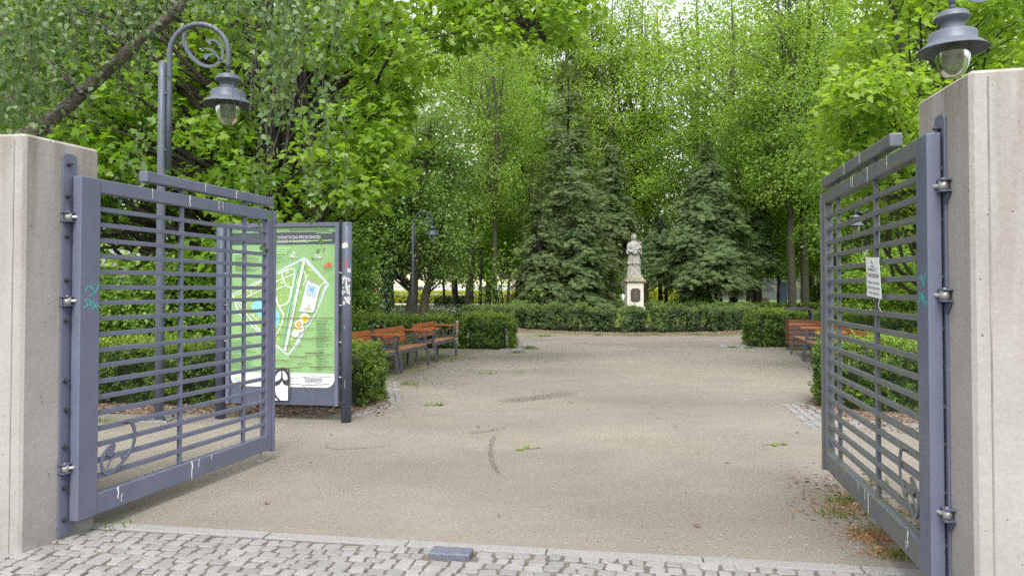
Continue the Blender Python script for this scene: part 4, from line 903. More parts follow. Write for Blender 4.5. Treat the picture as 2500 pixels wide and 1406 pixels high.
# ================================================================ TREES
def clumps_ellipsoid(n, c, rad, r0, r1, shell=.55, low=None):
    d = rdir(n); u = (shell**3+(1-shell**3)*rng.uniform(size=n))**(1/3); p = np.array(c)+d*np.array(rad)*u[:,None]
    if low is not None: p[:,2] = np.maximum(p[:,2], low+rng.uniform(0,.8,n))
    return np.concatenate([p, rng.uniform(r0,r1,(n,1))],1)
def clumps_px(n, box, Y0, Y1, r0, r1, poly=None, thin=None):
    out = []
    while len(out) < n:
        px, py = rng.uniform(box[0],box[2]), rng.uniform(box[1],box[3])
        if poly and not inside((px,py), poly): continue
        Y = rng.uniform(Y0,Y1); q = P(px,py,Y); out.append((q.x,q.y,q.z,rng.uniform(r0,r1)))
    return np.array(out)
def limbs(mb, trunk, cl, rbase=.05, drop=.55, minh=1.2, n=5, sides=5, keep=.6):
    tp = np.concatenate([np.array([tuple(p) for p in spline(t, 8)]) for t in trunk])
    for c in cl[rng.uniform(size=len(cl)) < keep]:
        q = c[:3]; hd = np.hypot(tp[:,0]-q[0], tp[:,1]-q[1]); want = q[2]-drop*hd
        sc_ = np.abs(tp[:,2]-want)+.35*hd+(tp[:,2]<minh)*5; i = int(np.argmin(sc_)); a = Vector(tp[i]); b_ = Vector(q); dist = (b_-a).length
        if dist < .2: continue
        m1 = a.lerp(b_,.35)+Vector(rng.normal(0,.06,3))*dist+Vector((0,0,.06*dist)); m2 = a.lerp(b_,.7)+Vector(rng.normal(0,.06,3))*dist+Vector((0,0,.08*dist))
        pp = spline([a,m1,m2,b_], 3); r0 = min(rbase, .010+.010*dist); mb.tube(pp, list(np.linspace(r0,.006,len(pp))), sides, cap=False)
def leaves(cl, per, size, flat=.6, up=.9, spread=.6):
    per_n = np.maximum(3, (per*(cl[:,3]/cl[:,3].mean())**2)).astype(int); idx = np.repeat(np.arange(len(cl)), per_n); N = len(idx)
    d = rdir(N)*rng.uniform(0,1,(N,1))**.42; d[:,2] *= flat; pos = cl[idx,:3]+d*cl[idx,3:4]
    pos[:,2] -= .12*cl[idx,3]*(d[:,0]**2+d[:,1]**2)
    nr = np.array([0,0,up])+unit(d)*.4+rng.normal(0,spread,(N,3)); ax = unit(d)*np.array([1,1,.2])+rng.normal(0,.5,(N,3))+np.array([0,0,-.35])
    cr = rng.uniform(0,1,len(cl)); rnd = np.clip(cr[idx]*.5+rng.uniform(0,.5,N),0,1)
    return pos, ax, nr, size*rng.uniform(.65,1.2,N), rnd
def tree(name, label, loc, trunk, tr, cl, per, size, tmpl, mat, bark, group=None, cat='tree', limb=True, flat=.6, up=.9, rbase=.05, extra=None, minh=1.2, spread=.6):
    T = thing(name, label, cat, loc, 0, group); L = np.array(loc); mb = MB()
    tl = [Vector(p)-Vector(loc) for p in trunk[0]] if isinstance(trunk[0], list) else [Vector(p)-Vector(loc) for p in trunk]
    stems = trunk if isinstance(trunk[0], list) else [trunk]; rs = tr if isinstance(trunk[0], list) else [tr]
    for stp, r in zip(stems, rs):
        pp = spline([Vector(p)-Vector(loc) for p in stp], 6); rr_ = lerpw(r, len(pp)); mb.tube([p+Vector((rng.normal(0,.03),rng.normal(0,.03),0))*q*2 for p,q in zip(pp,rr_)], [q*rng.uniform(.93,1.07) for q in rr_], 10)
    c2 = cl.copy(); c2[:,:3] -= L
    if limb: limbs(mb, [[Vector(p)-Vector(loc) for p in stp] for stp in stems], c2, rbase, minh=minh)
    mb.build('trunk', bark, T, True)
    p_, a_, n_, s_, r_ = leaves(c2, per, size, flat, up, spread)
    leaf_obj('crown', mat, T, p_, a_, n_, s_, tmpl[0], tmpl[1], r_)
    return T
MA = (MAPLE, MAPLE_P); RH = (RHOMB, RHOMB_P); OV = (OVATE, OVATE_P)
# big maple behind the map board
Lz = 14.; b0 = Vector((XZ(640,Lz), Lz, 0))
poly = [(-150,-80),(1010,-80),(985,60),(1060,200),(985,300),(990,380),(930,480),(870,520),(760,470),(720,560),(560,620),(250,640),(-150,600)]
cl = np.concatenate([clumps_px(360,(-150,-80,1060,640),11.5,16.5,.42,.72,poly), clumps_px(60,(560,330,990,560),11.0,13,.35,.55,poly), clumps_ellipsoid(50,(b0.x,b0.y,9.5),(5,4,2.2),.6,.9)])
def clear(cl, boxes, Ymax, keep):
    px = 1250+F*cl[:,0]/cl[:,1]; py = 706-F*(cl[:,2]-H)/cl[:,1]; m_ = np.ones(len(cl),bool)
    for x0,y0,x1,y1 in boxes: m_ &= ~((px>x0)&(px<x1)&(py>y0)&(py<y1)&(cl[:,1]<Ymax+.5)&(rng.uniform(size=len(cl))>keep))
    return cl[m_]
cl = clear(cl, ((600,180,720,620),(690,130,790,440),(630,-60,700,200)), 14.6, .10)
stems = [[b0+Vector((-.1,0,-.1)),P(645,600,Lz),P(655,440,Lz),P(662,260,Lz),P(640,120,Lz),P(655,-60,Lz),P(640,-250,Lz)],[P(650,480,Lz),P(690,370,Lz+.3),P(735,270,Lz+.5),P(752,120,Lz+.6),P(790,-60,Lz+.8),P(830,-250,Lz+1)]]
poly2 = [(1000,-60),(1450,-60),(1430,40),(1400,110),(1330,70),(1250,150),(1180,60),(1120,110),(1050,60)]
cl = np.concatenate([cl, clumps_px(80,(1000,-60,1450,160),12.5,15,.3,.5,poly2)])
stems.append([P(640,-60,Lz),P(760,-190,Lz),P(930,-150,Lz),P(1090,-60,Lz-.3),P(1230,30,Lz-.4),P(1330,100,Lz-.4)])
tree('maple_tree', 'big forked maple with bright lobed leaves behind the map board', tuple(b0), stems, [[.26,.22,.21,.18,.15,.13,.09],[.16,.17,.15,.13,.11,.07],[.12,.10,.08,.06,.04,.02]], cl, 60, .145, MA, M['maple'], M['barkblack'], rbase=.06)
# right maple behind the concrete pillar
b2 = Vector((XZ(2300,15.5), 15.5, 0)); poly = [(2560,-80),(2060,-80),(2120,60),(2060,180),(2020,300),(2040,420),(2110,500),(2250,560),(2560,560)]
cl = np.concatenate([clumps_px(210,(2020,-80,2560,560),12.5,18.5,.45,.75,poly), clumps_px(60,(2040,150,2300,430),11.5,13.5,.35,.55,poly), clumps_ellipsoid(40,(b2.x,b2.y,10),(4,3,2),.6,.9)])
tree('maple_tree', 'bright green maple rising behind the right pillar and its lamp', tuple(b2), [[b2+Vector((.1,0,-.1)),P(2305,560,15.5),P(2300,330,15.5),P(2295,150,15.5),P(2300,0,15.5),P(2280,-250,15.5)],[P(2300,300,15.5),P(2215,180,15.3),P(2190,60,15.2),P(2150,-120,15)]], [[.20,.18,.17,.16,.15,.10],[.09,.08,.07,.05]], cl, 60, .14, MA, M['maple2'], M['bark2'], rbase=.05)
# hawthorn in blossom, with its ivy neighbours
b3 = Vector((XZ(1005,33), 33, 0)); poly = [(1060,240),(1110,260),(1130,330),(1170,420),(1140,560),(1150,640),(1090,690),(1030,640),(980,690),(930,640),(860,700),(850,560),(880,500),(960,430),(960,330),(1000,270)]
cl = clumps_px(330,(850,240,1170,700),31.2,36,.6,1.0,poly)
Tn = tree('hawthorn_tree', 'hawthorn with white blossom and a low forked mossy trunk', tuple(b3), [[b3+Vector((-.1,0,-.1)),P(1008,720,33),P(1015,640,33),P(1025,500,33),P(1040,350,33)],[P(1030,790,33),P(1040,720,33.1),P(1062,640,33.3),P(1080,560,33.4),P(1090,430,33.5)]], [[.30,.22,.18,.12,.06],[.26,.19,.15,.12,.05]], cl, 75, .15, RH, M['hawthorn'], M['bark'], rbase=.05)
top = cl[(cl[:,2] > 6.0)&(cl[:,1] < 34)]; i = rng.integers(0, len(top), 700); d = rdir(700); d[:,2] = np.abs(d[:,2]); d[:,1] = -np.abs(d[:,1]); pp = top[i,:3]+d*top[i,3:4]*np.array([1,1,.65])
leaf_obj('blossom', M['blossom'], Tn, pp-np.array(b3), rdir(700), d+rng.normal(0,.3,(700,3)), rng.uniform(.06,.12,700), DISC, DISC_P, rng.uniform(size=700))
b4 = Vector((XZ(930,32), 32, 0)); st4 = [b4+Vector((-.1,0,-.1)),P(935,735,32),P(945,660,32),P(965,580,32.1),P(990,480,32.2),P(1000,380,33)]
cl = clumps_px(60,(860,420,1010,600),31.2,34,.6,.9)
Tn = tree('ivy_tree', 'leaning dark trunk wrapped in ivy left of the second lamp', tuple(b4), st4, [.40,.24,.20,.17,.12,.08], cl, 80, .15, RH, M['deep'], M['barkblack'], rbase=.05)
sp = spline(st4[:5], 40); n = 2600; ii = rng.integers(0,len(sp),n); q = rng.uniform(0,2*PI,n); pp = np.array([tuple(sp[i]) for i in ii]); rad = np.interp(ii/len(sp),[0,.1,.4,1],[.44,.30,.26,.2])+rng.exponential(.06,n)
od = np.stack([np.cos(q),np.sin(q),np.zeros(n)],1); leaf_obj('ivy', M['ivy'], Tn, pp+od*rad[:,None]-np.array(b4), od*.3+np.array([0,0,-1])+rng.normal(0,.3,(n,3)), od+rng.normal(0,.3,(n,3)), rng.uniform(.08,.15,n), OVATE, OVATE_P, rng.uniform(size=n))
# woodland trees: three kinds, each tree its own copy
def proto(name, mat, bark, h, cr, n, per, size, r0, trunk_r, low):
    cl = np.concatenate([clumps_ellipsoid(int(n*.8),(0,0,h*.60),(cr,cr,h*.38),.65,1.15,.45,low), clumps_ellipsoid(int(n*.2),(0,0,low+2.2),(cr*.9,cr*.9,1.8),.5,.9,.5,low)])
    tk = [Vector((0,0,-.1)),Vector((rng.normal(0,.08),rng.normal(0,.08),h*.25)),Vector((rng.normal(0,.15),rng.normal(0,.1),h*.5)),Vector((rng.normal(0,.2),.1,h*.75)),Vector((.1,0,h*.97))]
    s2 = [tk[2]*.9,Vector((cr*.3,.1,h*.62)),Vector((cr*.42,-.1,h*.85))]; s3 = [tk[2]*1.0,Vector((-cr*.28,-.2,h*.68)),Vector((-cr*.35,.2,h*.9))]
    return tree(name, 'x', (0,0,0), [tk,s2,s3], [[trunk_r*1.25,trunk_r,trunk_r*.75,trunk_r*.5,.03],[trunk_r*.5,trunk_r*.4,.03],[trunk_r*.5,trunk_r*.35,.03]], cl, per, size, RH, mat, bark, rbase=.07, minh=h*.22, flat=.6)
PR = {'A': proto('linden_tree', M['linden'], M['bark2'], 19, 3.6, 230, 62, .185, 1, .19, 5.2), 'B': proto('broadleaf_tree', M['fresh'], M['bark2'], 20, 4.4, 250, 58, .21, 1, .20, 3.6), 'C': proto('broadleaf_tree', M['deep'], M['bark'], 14, 3.4, 200, 75, .175, 1, .17, 2.4)}
PR['D'] = proto('understory_tree', M['fresh'], M['bark2'], 8.5, 2.6, 120, 60, .20, 1, .09, 2.3); PR['E'] = proto('understory_tree', M['linden'], M['bark2'], 8.0, 2.7, 120, 60, .19, 1, .09, 2.0)
usedp = set()
def put(kind, px, Z, sc_, rot, label, group=None):
    o = PR[kind] if kind not in usedp else copy_tree(PR[kind]); usedp.add(kind)
    o.location = (XZ(px,Z), Z, 0); o.rotation_euler = (0,0,rot); Z = min(Z, 56) if kind in 'AB' else Z; s0, s1 = sc_ if hasattr(sc_,'__len__') else (sc_, sc_); hp = {'A':19,'B':20,'C':14,'D':8.5,'E':8}[kind]; s1 = max(s1, (1.8+.41*Z)/hp) if kind in 'AB' else s1; o.location = (XZ(px,Z), Z, 0); o.scale = (s0*1.05,s0*1.05,s1)
    o['label'] = label
    if group: o['group'] = group
for a in (('A',1145,42,.95,1.,'slim straight trunk seen between the white flowers and the thin dark lamp pole'),('A',1208,38,(.55,1.),2.2,'tall mossy trunk just left of the dark conifers'),('C',1303,44,1.,.4,'dark trunk rising from behind the tall conifer on its left'),
          ('A',1935,37,(.85,1.05),3.9,'left one of two slim close trunks between conifer and right gate'),('A',1964,38,(.9,1.05),5.2,'right one of two slim close trunks with a swollen bole'),('A',1702,50,(1.3,1.15),.8,'tall wide linden rising behind the right conifer'),
          ('C',1852,41,(.9,.9),2.6,'dark trunk right beside the right conifer'),('A',1790,45,1.,4.4,'pale mossy trunk under the right conifer'),('B',1192,60,.95,.3,'distant broad trunk in front of the cream building'),
          ('A',1266,52,.9,1.7,'far trunk left of two thin trunks by the conifer'),('C',1283,54,.95,3.1,'thin far trunk touching the conifer on the left'),('B',1112,58,1.,4.0,'pale far trunk standing in the yellow hedge'),('A',880,36,(.75,.8),2.0,'slender young tree right of the map board post'),
          ('C',50,21,1.,.6,'dark green tree hidden behind the birch at the left edge'),('C',205,23,1.05,2.4,'dark trunk directly behind the leaning birch stem'),('A',465,27,.95,3.7,'tree behind the lamp globe on the left'),('C',372,18,(.85,.9),5.0,'dark trunk beside the lamp pole behind the left gate leaf'),('C',560,31,1.,1.3,'dark tree filling the gap left of the map board'),
          ('A',700,36,1.,.2,'tree behind the forked maple'),('A',800,33,.9,5.6,'tree with bare lower trunk above the map board'),('B',2062,46,1.,1.1,'bright tree behind the left half of the right gate'),('C',2112,29,(.8,.9),3.3,'dark trunk seen through the right gate beside the notice'),('A',2205,36,1.,2.9,'tree behind the notice on the right gate'),
          ('B',2420,32,.95,.9,'bright tree above the right pillar'),('B',1575,66,1.05,2.1,'tall bright tree behind the statue'),('B',1830,62,1.1,3.0,'tall bright tree between the right conifer and the slim trunks'),('B',1395,68,.9,4.8,'bright crown above the tall conifer'),('A',1285,60,1.1,5.5,'tall tree above the second conifer'),('A',1010,48,1.05,.7,'tall tree behind the hawthorn'),('B',905,56,1.05,1.9,'bright far tree above the red slide'),('B',1985,60,1.05,4.2,'bright far tree behind the two slim trunks'),('A',2330,44,1.1,1.5,'tall tree behind the right maple'),('B',1500,72,.85,3.3,'bright tree filling the gap just right of the tall conifer'),('B',1330,64,1.0,.1,'bright tree behind the left flank of the tall conifer'),('A',1545,56,.95,2.4,'tree whose boughs close the view above the statue'),('B',1430,78,.8,1.9,'far bright tree below the open patch of sky')):
    put(*a)
for i, (k, px, Z, s_, lb) in enumerate((('D',2012,52,1.,'low leafy tree filling the gap right of the slim trunk pair'),('E',1900,47,.9,'low leafy tree just left of the slim trunk pair'),('D',2100,48,1.,'low leafy tree behind the notice side of the right gate'),('E',2180,42,1.,'low leafy tree behind the middle bars of the right gate'),('D',2275,40,1.,'low leafy tree behind the hinge stile of the right gate'),('D',1835,56,1.,'low bright tree behind the slim right conifer'),('E',1665,58,.95,'low leafy tree in the gap between statue and right conifer'),
        ('D',1565,60,.9,'low bright tree right behind the statue shoulder'),('E',1240,50,.95,'low leafy tree behind the dark fanning shrub'),('D',1170,58,1.,'low bright tree above the right end of the yellow hedge'),('E',1085,52,.9,'low leafy tree right of the hawthorn'),('D',960,50,1.,'low bright tree behind the ivy trunk'),('E',900,42,1.,'low leafy tree right above the red slide'),('D',855,34,.9,'low bright tree beside the map board post'),('D',1330,54,.9,'low bright tree left of the bushy low conifer'),('E',1960,60,1.1,'low leafy tree seen between the two slim trunks'),('D',1490,57,.9,'low bright tree left of the statue head'))):
    put(k, px, Z, s_, i*1.7, lb)
# conifers
def conifer(label, px, Z, h, rb, zb_, n, mat, pw=.8, trunks=((0,.18),), size=.5):
    loc = (XZ(px,Z), Z, 0); T = thing('conifer', label, 'tree', loc, 0); mb = MB()
    for dx, r, *ln_ in trunks: mb.tube(spline([Vector((dx+(ln_[0] if ln_ else 0),0,-.1)),Vector((dx,0,h*.25)),Vector((dx*.4,0,h*.6)),Vector((0,0,h*.96))],4), list(np.linspace(r*1.15,.02,13)), 9)
    ph = rng.uniform(0,6,8)
    nb = int(n*1.7)//26; ub = 1-np.sqrt(rng.uniform(.0,1,nb)); ub = np.where(rng.uniform(size=nb)<.25, rng.uniform(0,1,nb), ub); tb = rng.uniform(0,2*PI,nb)
    lob = 1+.20*np.sin(3*tb+ub*9+ph[0])+.17*np.sin(5*tb-ub*17+ph[1])+.14*np.sin(2*tb+ub*31+ph[2])+rng.normal(0,.10,nb)
    prof = np.minimum((1-ub)**pw, 1)*np.clip((ub+.05)/.15,.6,1); rb_ = np.maximum(rb*prof*lob,.12); cb = rng.uniform(0,1,nb)
    ix = np.repeat(np.arange(nb),26); n = len(ix); t_ = rng.uniform(.30,1.05,n)**.8; lat = rng.normal(0,1,n)*(.22+.16*t_)*np.minimum(rb_[ix],1.2)*.55
    u = ub[ix]; th = tb[ix]; rad = rb_[ix]*t_; od = np.stack([np.cos(th),np.sin(th),np.zeros(n)],1); sd = np.stack([-np.sin(th),np.cos(th),np.zeros(n)],1)
    z = zb_+(h-zb_)*u+.10*rad-.34*rad*t_**1.5+rng.normal(0,.05,n)-np.abs(lat)*.25; z = np.maximum(z, zb_*.55+.1*rng.uniform(size=n))
    pos = od*rad[:,None]+sd*lat[:,None]; pos[:,2] = z
    ax = od*.8+sd*(lat*1.6)[:,None]+np.array([0,0,-.42])+rng.normal(0,.22,(n,3))+(u>.88)[:,None]*np.array([0,0,1.0]); nr = np.array([0,0,.9])+od*.45+rng.normal(0,.30,(n,3))
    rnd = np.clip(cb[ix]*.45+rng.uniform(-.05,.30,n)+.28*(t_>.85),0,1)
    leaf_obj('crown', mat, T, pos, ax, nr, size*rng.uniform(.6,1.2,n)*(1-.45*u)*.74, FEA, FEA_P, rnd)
    for i in range(46):
        a = rng.uniform(0,2*PI); uu = rng.uniform(.02,.9); rr_ = rb*(1-uu)**pw*.8; zz = zb_+(h-zb_)*uu; mb.tube([Vector((0,0,zz-.1)),Vector((math.cos(a)*rr_*.5,math.sin(a)*rr_*.5,zz+.12)),Vector((math.cos(a)*rr_,math.sin(a)*rr_,zz))],[.035,.022,.008],5)
    mb.build('trunk', M['barkblack'], T, True); return T
conifer('tallest dark conifer left of the statue', 1388, 37.5, 13.6, 2.55, .35, 11000, M['thuja'], .60)
conifer('shorter conifer directly behind the statue with a ragged side', 1492, 41, 10.6, 1.8, 3.0, 5200, M['thuja'], .7)
conifer('low bushy conifer at the left foot of the tallest one', 1318, 35, 6.4, 1.25, .25, 3800, M['thuja'], .6)
conifer('bushy conifer in front of the tallest one', 1412, 35.5, 6.0, 1.35, .3, 3800, M['thuja2'], .6)
conifer('wide multi stemmed conifer right of the statue', 1728, 36.5, 8.9, 2.4, 1.8, 11500, M['thuja2'], .75, ((.45,.2,.15),(-.35,.22,.9),(1.2,.17,.2)), .55)
conifer('small conifer close beside the statue on the right', 1612, 39, 5.6, 1.4, 2.3, 3600, M['thuja2'], .6, ((0,.14),(.3,.1)), .5)
conifer('slim conifer on the right flank of the wide one', 1846, 39, 7.4, 1.25, 2.6, 3400, M['thuja2'], .6)
# dark fanning multi-stem shrub left of the conifers
b5 = Vector((XZ(1228,33.5), 33.5, 0)); mb = MB(); T = thing('bare_shrub', 'shrub of dark fanning stems at the foot of the mossy trunk', 'shrub', tuple(b5)); pp = []
for i in range(9):
    a = rng.uniform(-.9,1.25); l = rng.uniform(1.8,3.4); e = Vector((math.sin(a)*l, rng.normal(0,.4), math.cos(a)*l+.4)); mb.tube(spline([Vector((rng.normal(0,.08),0,0)),e*.45+Vector((0,0,-.1)),e],4), list(np.linspace(.05,.012,9)), 6); pp += [e*t_+Vector(rng.normal(0,.18,3)) for t_ in rng.uniform(.45,1.05,70)]
mb.build('stem', M['barkblack'], T, True); n = len(pp); leaf_obj('foliage', M['deep'], T, np.array([tuple(p) for p in pp]), rdir(n), np.array([0,0,.8])+rng.normal(0,.5,(n,3)), rng.uniform(.12,.2,n), RHOMB, RHOMB_P, rng.uniform(size=n))
# leafy shrubs behind the left hedge and elsewhere
def shrub(label, x, y, w, h, n, per, mat, size, z0=.25, cat='shrub'):
    T = thing('leafy_shrub', label, cat, (x,y,0)); cl = clumps_ellipsoid(n,(0,0,h*.5),(w,w*.7,h*.5),.22,.42,.5); cl[:,2] = np.maximum(cl[:,2],z0); mb = MB()
    for c in cl[::2]: mb.tube(spline([Vector((rng.normal(0,.12),rng.normal(0,.12),0)),Vector((c[0]*.4,c[1]*.4,c[2]*.6)),Vector(c[:3])],3), [.016,.014,.013,.011,.01,.008,.005], 5)
    mb.build('stem', M['bark'], T, True); leaf_obj('foliage', mat, T, *leaves(cl,per,size,.55,.8)[:4], OVATE, OVATE_P, rng.uniform(size=int(np.maximum(3,(per*(cl[:,3]/cl[:,3].mean())**2)).astype(int).sum())))
    return T
for a in (('leafy shrub behind the yew hedge at the hinge side of the left gate leaf',-6.6,12.2,1.0,2.0),('leafy shrub between the lamp pole and the left pillar',-5.6,12.0,.95,2.05),('leafy shrub directly behind the tall lamp pole',-4.75,12.3,.95,2.1),('leafy shrub left of the map board post',-3.95,12.6,.9,1.9)):
    shrub(a[0], a[1], a[2], a[3], a[4], 110, 60, M['shrub'], .085)
shrub('dark tall shrub filling the shade behind the left gate leaf', -6.5, 16, 1.6, 3.2, 170, 70, M['deep'], .11); shrub('dark tall shrub in the shade left of the map board', -4.8, 17, 1.5, 3.3, 170, 70, M['deep'], .11); shrub('dark shrub behind the upper edge of the map board', -8.6, 24, 1.9, 3.4, 170, 70, M['deep'], .13)
shrub('light green bush right of the map board beyond the low hedge', XZ(862,24), 24, .9, 2.6, 120, 70, M['hawthorn'], .11)
shrub('green bush seen through the middle of the right gate leaf', XZ(2180,26), 26, 2.0, 3.0, 200, 80, M['linden'], .13); shrub('green bush behind the hinge side of the right gate leaf', XZ(2290,22), 22, 1.6, 2.6, 150, 80, M['linden'], .12); shrub('weeping pale bush right of the two slim trunks', XZ(2035,44), 44, 1.4, 2.8, 120, 60, M['shrub'], .16)
shrub('dark bush under the leaning conifer trunk right of the statue', XZ(1692,37), 36.2, .9, 1.7, 80, 60, M['deep'], .11)
shrub('small green bush left of the statue pedestal beneath the conifer', XZ(1475,44), 44, 1.1, 2.6, 90, 60, M['linden'], .16)
# leaning birch with hanging strands in front
bb = Vector((-5.25, 7.6, 0)); stb = [bb+Vector((-.25,.1,-.1)),P(30,420,7.6),P(105,312,7.6),P(200,228,7.5),P(320,120,7.4),P(440,18,7.3),P(560,-110,7.2),P(700,-260,7.2)]
T = thing('birch_tree', 'leaning birch whose hanging leafy strands veil the upper left corner', 'tree', tuple(bb)); mb = MB(); O = np.array(bb)
pp = spline([p-bb for p in stb], 6); mb.tube(pp, lerpw([.13,.095,.078,.068,.058,.048,.036,.024], len(pp)), 12)
src = []
for px0, py0, px1, py1, Y in ((440,18,300,8,7.2),(440,18,560,15,7.0),(300,140,280,60,7.3),(560,-110,700,-60,7.0),(320,120,150,30,7.6),(200,228,-60,60,7.8),(440,18,200,-120,7.2),(320,120,0,-60,7.3),(560,-110,640,-20,6.9),(200,228,60,120,7.2),(560,-110,820,-140,7.2),(440,18,480,-150,6.7),(105,312,-150,180,7.4),(600,-150,760,-60,7.6)):
    a = P(px0,py0,7.4)-bb; e = P(px1,py1,Y)-bb; q = spline([a, a.lerp(e,.5)+Vector((0,rng.normal(0,.1),.12)), e], 8); mb.tube(q, list(np.linspace(.022,.007,len(q))), 6, cap=False); src.append(q)
lp = []; la = []; 
def strand(p0, L):
    n = max(4,int(L/.06)); p = Vector(p0); d = Vector((rng.normal(0,.25),rng.normal(0,.25),-.6)); pts = [p.copy()]
    for i in range(n):
        d = (d+Vector((rng.normal(0,.12),rng.normal(0,.12),-.25))).normalized(); p = p+d*.06; pts.append(p.copy())
        W_ = p+bb; qx, qy = 1250+F*W_.x/W_.y, 706-F*(W_.z-H)/W_.y
        if W_.y < 8.75 and 372 < qx < 628 and 25 < qy < 330 and rng.uniform() < .93: continue
        if ((635 < qx < 720 and 300 < qy < 560) or (690 < qx < 765 and 150 < qy < 420)) and rng.uniform() < .75: continue
        for _ in range(1 if rng.uniform() < .9 else 0): lp.append(tuple(p)); la.append((rng.normal(0,.6),rng.normal(0,.6),-.75+rng.normal(0,.3)))
    mb.tube(pts[::2] if len(pts) > 6 else pts, .0022, 3, cap=False)
# dense veil: strand starts follow the boughs and the crown above the frame
for q in src:
    for _ in range(12): strand(q[rng.integers(2,len(q))]+Vector((rng.normal(0,.12),rng.normal(0,.15),0)), rng.uniform(.3,.9))
for px, py, L, n_ in ((40,-40,1.2,34),(150,-60,1.0,26),(250,-60,.7,20),(330,-70,.55,16),(30,60,1.0,20),(110,70,.8,16),(430,-70,.5,12),(520,-60,.6,14),(600,-60,1.1,16),(690,-40,1.4,18),(640,20,1.5,14),(730,60,1.5,12),(800,-40,.8,14),(760,200,1.2,6),(680,200,1.4,8),(860,-60,.6,8),(330,300,1.0,4),(20,180,.6,14)):
    for _ in range(n_): q = P(px+rng.normal(0,42), py+rng.normal(0,28), rng.uniform(6.4,8.4)); strand(q-bb, L*rng.uniform(.55,1.25))
mb.build('trunk', M['birchbark'], T, True); n = len(lp); print('birch leaves', n)
leaf_obj('crown', M['birch'], T, np.array(lp)+rng.normal(0,.02,(n,3)), np.array(la), rdir(n)+np.array([0,-.3,.5]), rng.uniform(.050,.080,n), BIRCH, BIRCH_P, rng.uniform(size=n))
# far wood reads as one mass
n = 19000; x = rng.uniform(-95,110,n); y = rng.uniform(100,128,n); hh = 20+4*np.sin(x*.13)+3*np.sin(x*.41+1); z = 2.0+(hh-2.0)*rng.uniform(0,1,n)**.85
cell = np.sin(x*.9+z*.6)*np.sin(z*1.1-x*.35)+np.sin(x*.31+y)*.5; kp = cell > rng.uniform(-1.2,.5,n); x,y,z,cell = x[kp],y[kp],z[kp],cell[kp]; n = len(x)
o = leaf_obj('far_woodland', M['fresh'], None, np.stack([x,y,z],1), rdir(n), np.array([0,-.4,.8])+rng.normal(0,.5,(n,3)), rng.uniform(.7,1.3,n), RHOMB, RHOMB_P, np.clip(.45+.25*cell+rng.normal(0,.2,n),0,1)); tag(o, kind='stuff')
# ================================================================ GROUND COVER (nobody could count it)
def cover(name, pts, size, mat, tm, ax=None, nr=None, rnd=None):
    n = len(pts); o = leaf_obj(name, mat, None, pts, ax if ax is not None else np.array([0,0,1.])+rng.normal(0,.3,(n,3)), nr if nr is not None else rdir(n), size, tm[0], tm[1], rnd if rnd is not None else rng.uniform(size=n)); return tag(o, kind='stuff')
def rect(n, x0, x1, y0, y1, z=0): return np.stack([rng.uniform(x0,x1,n), rng.uniform(y0,y1,n), np.full(n,z)],1)
BL_ = (BLADE, BLADE_P); DS = (DISC, DISC_P)
p = np.concatenate([rect(9000,-14,-1.0,22.5,60), rect(3000,-6,-.5,31,48), rect(4000,9,26,40,72)]); ok = np.hypot(p[:,0]-RC.x,p[:,1]-RC.y) > 9.4; p = p[ok&~((p[:,0]>-9)&(p[:,1]<27.6)&(p[:,0]<-1)&(p[:,1]>22))]
cover('meadow_grass', p, rng.uniform(.25,.5,len(p)), M['grass'], BL_)
p = rect(6500,-13,-1.2,28,58); p = p[np.sin(p[:,0]*.9)+np.sin(p[:,1]*.35)+rng.normal(0,.6,len(p)) > -.1]; p[:,2] = rng.uniform(.28,.48,len(p)); cover('white_wild_garlic', p, rng.uniform(.05,.09,len(p)), M['blossom'], DS, rdir(len(p)), np.array([0,-.7,.8])+rng.normal(0,.3,(len(p),3)))
def bedplants(name, x0, x1, y0, y1, n, mat, h0, h1, size, test=None):
    p = rect(n,x0,x1,y0,y1); p[:,2] = rng.uniform(h0,h1,n)*(.75+.25*np.sin(p[:,0]*4)*np.sin(p[:,1]*3)); 
    if test is not None: p = p[test(p)]
    cover(name, p, size*rng.uniform(.6,1.2,len(p)), mat, OV, rdir(len(p))*np.array([1,1,.4]), np.array([0,0,1.])+rng.normal(0,.4,(len(p),3)))
bedplants('bed_plants', -6.5,-2.3,11.4,19,9000, M['shrub'], .08,.62,.10, lambda p: p[:,0] < -2.75+.2*(p[:,1]-11.5))
bedplants('bed_plants', 6.0,9.5,10.3,20,8000, M['fresh'], .08,.60,.11, lambda p: p[:,0] > 6.55+.2*(p[:,1]-11))
bedplants('ring_ground_plants', RC.x-4.4,RC.x+4.4,RC.y-4.4,RC.y+4.4,3600, M['linden'], .08,.62,.13, lambda p: np.hypot(p[:,0]-RC.x,p[:,1]-RC.y) < 4.4)
p = rect(420,-5.5,-3.0,12,18.5); p[:,2] = rng.uniform(.5,.75,420); cover('white_bed_flowers', p, rng.uniform(.03,.06,420), M['blossom'], DS, rdir(420), np.array([0,-.6,.8])+rng.normal(0,.3,(420,3)))
def around(c, n, sx, sy): return np.stack([rng.normal(c[0],sx,n), rng.normal(c[1],sy,n), np.full(n,.004)],1)
gt = [(2060,1225,20),(2130,1180,14),(2030,1260,10),(2120,1300,10),(2225,1310,28),(2250,1360,30),(1290,850,60),(1265,862,40),(1788,850,60),(1830,852,60),(1060,990,10),(1180,913,6),(1275,911,6),(245,1030,20),(520,1000,20),(1460,820,60),(1600,818,60),(1700,818,60),(1330,822,50),(2190,1360,16),(300,1285,5),(1000,940,20)]
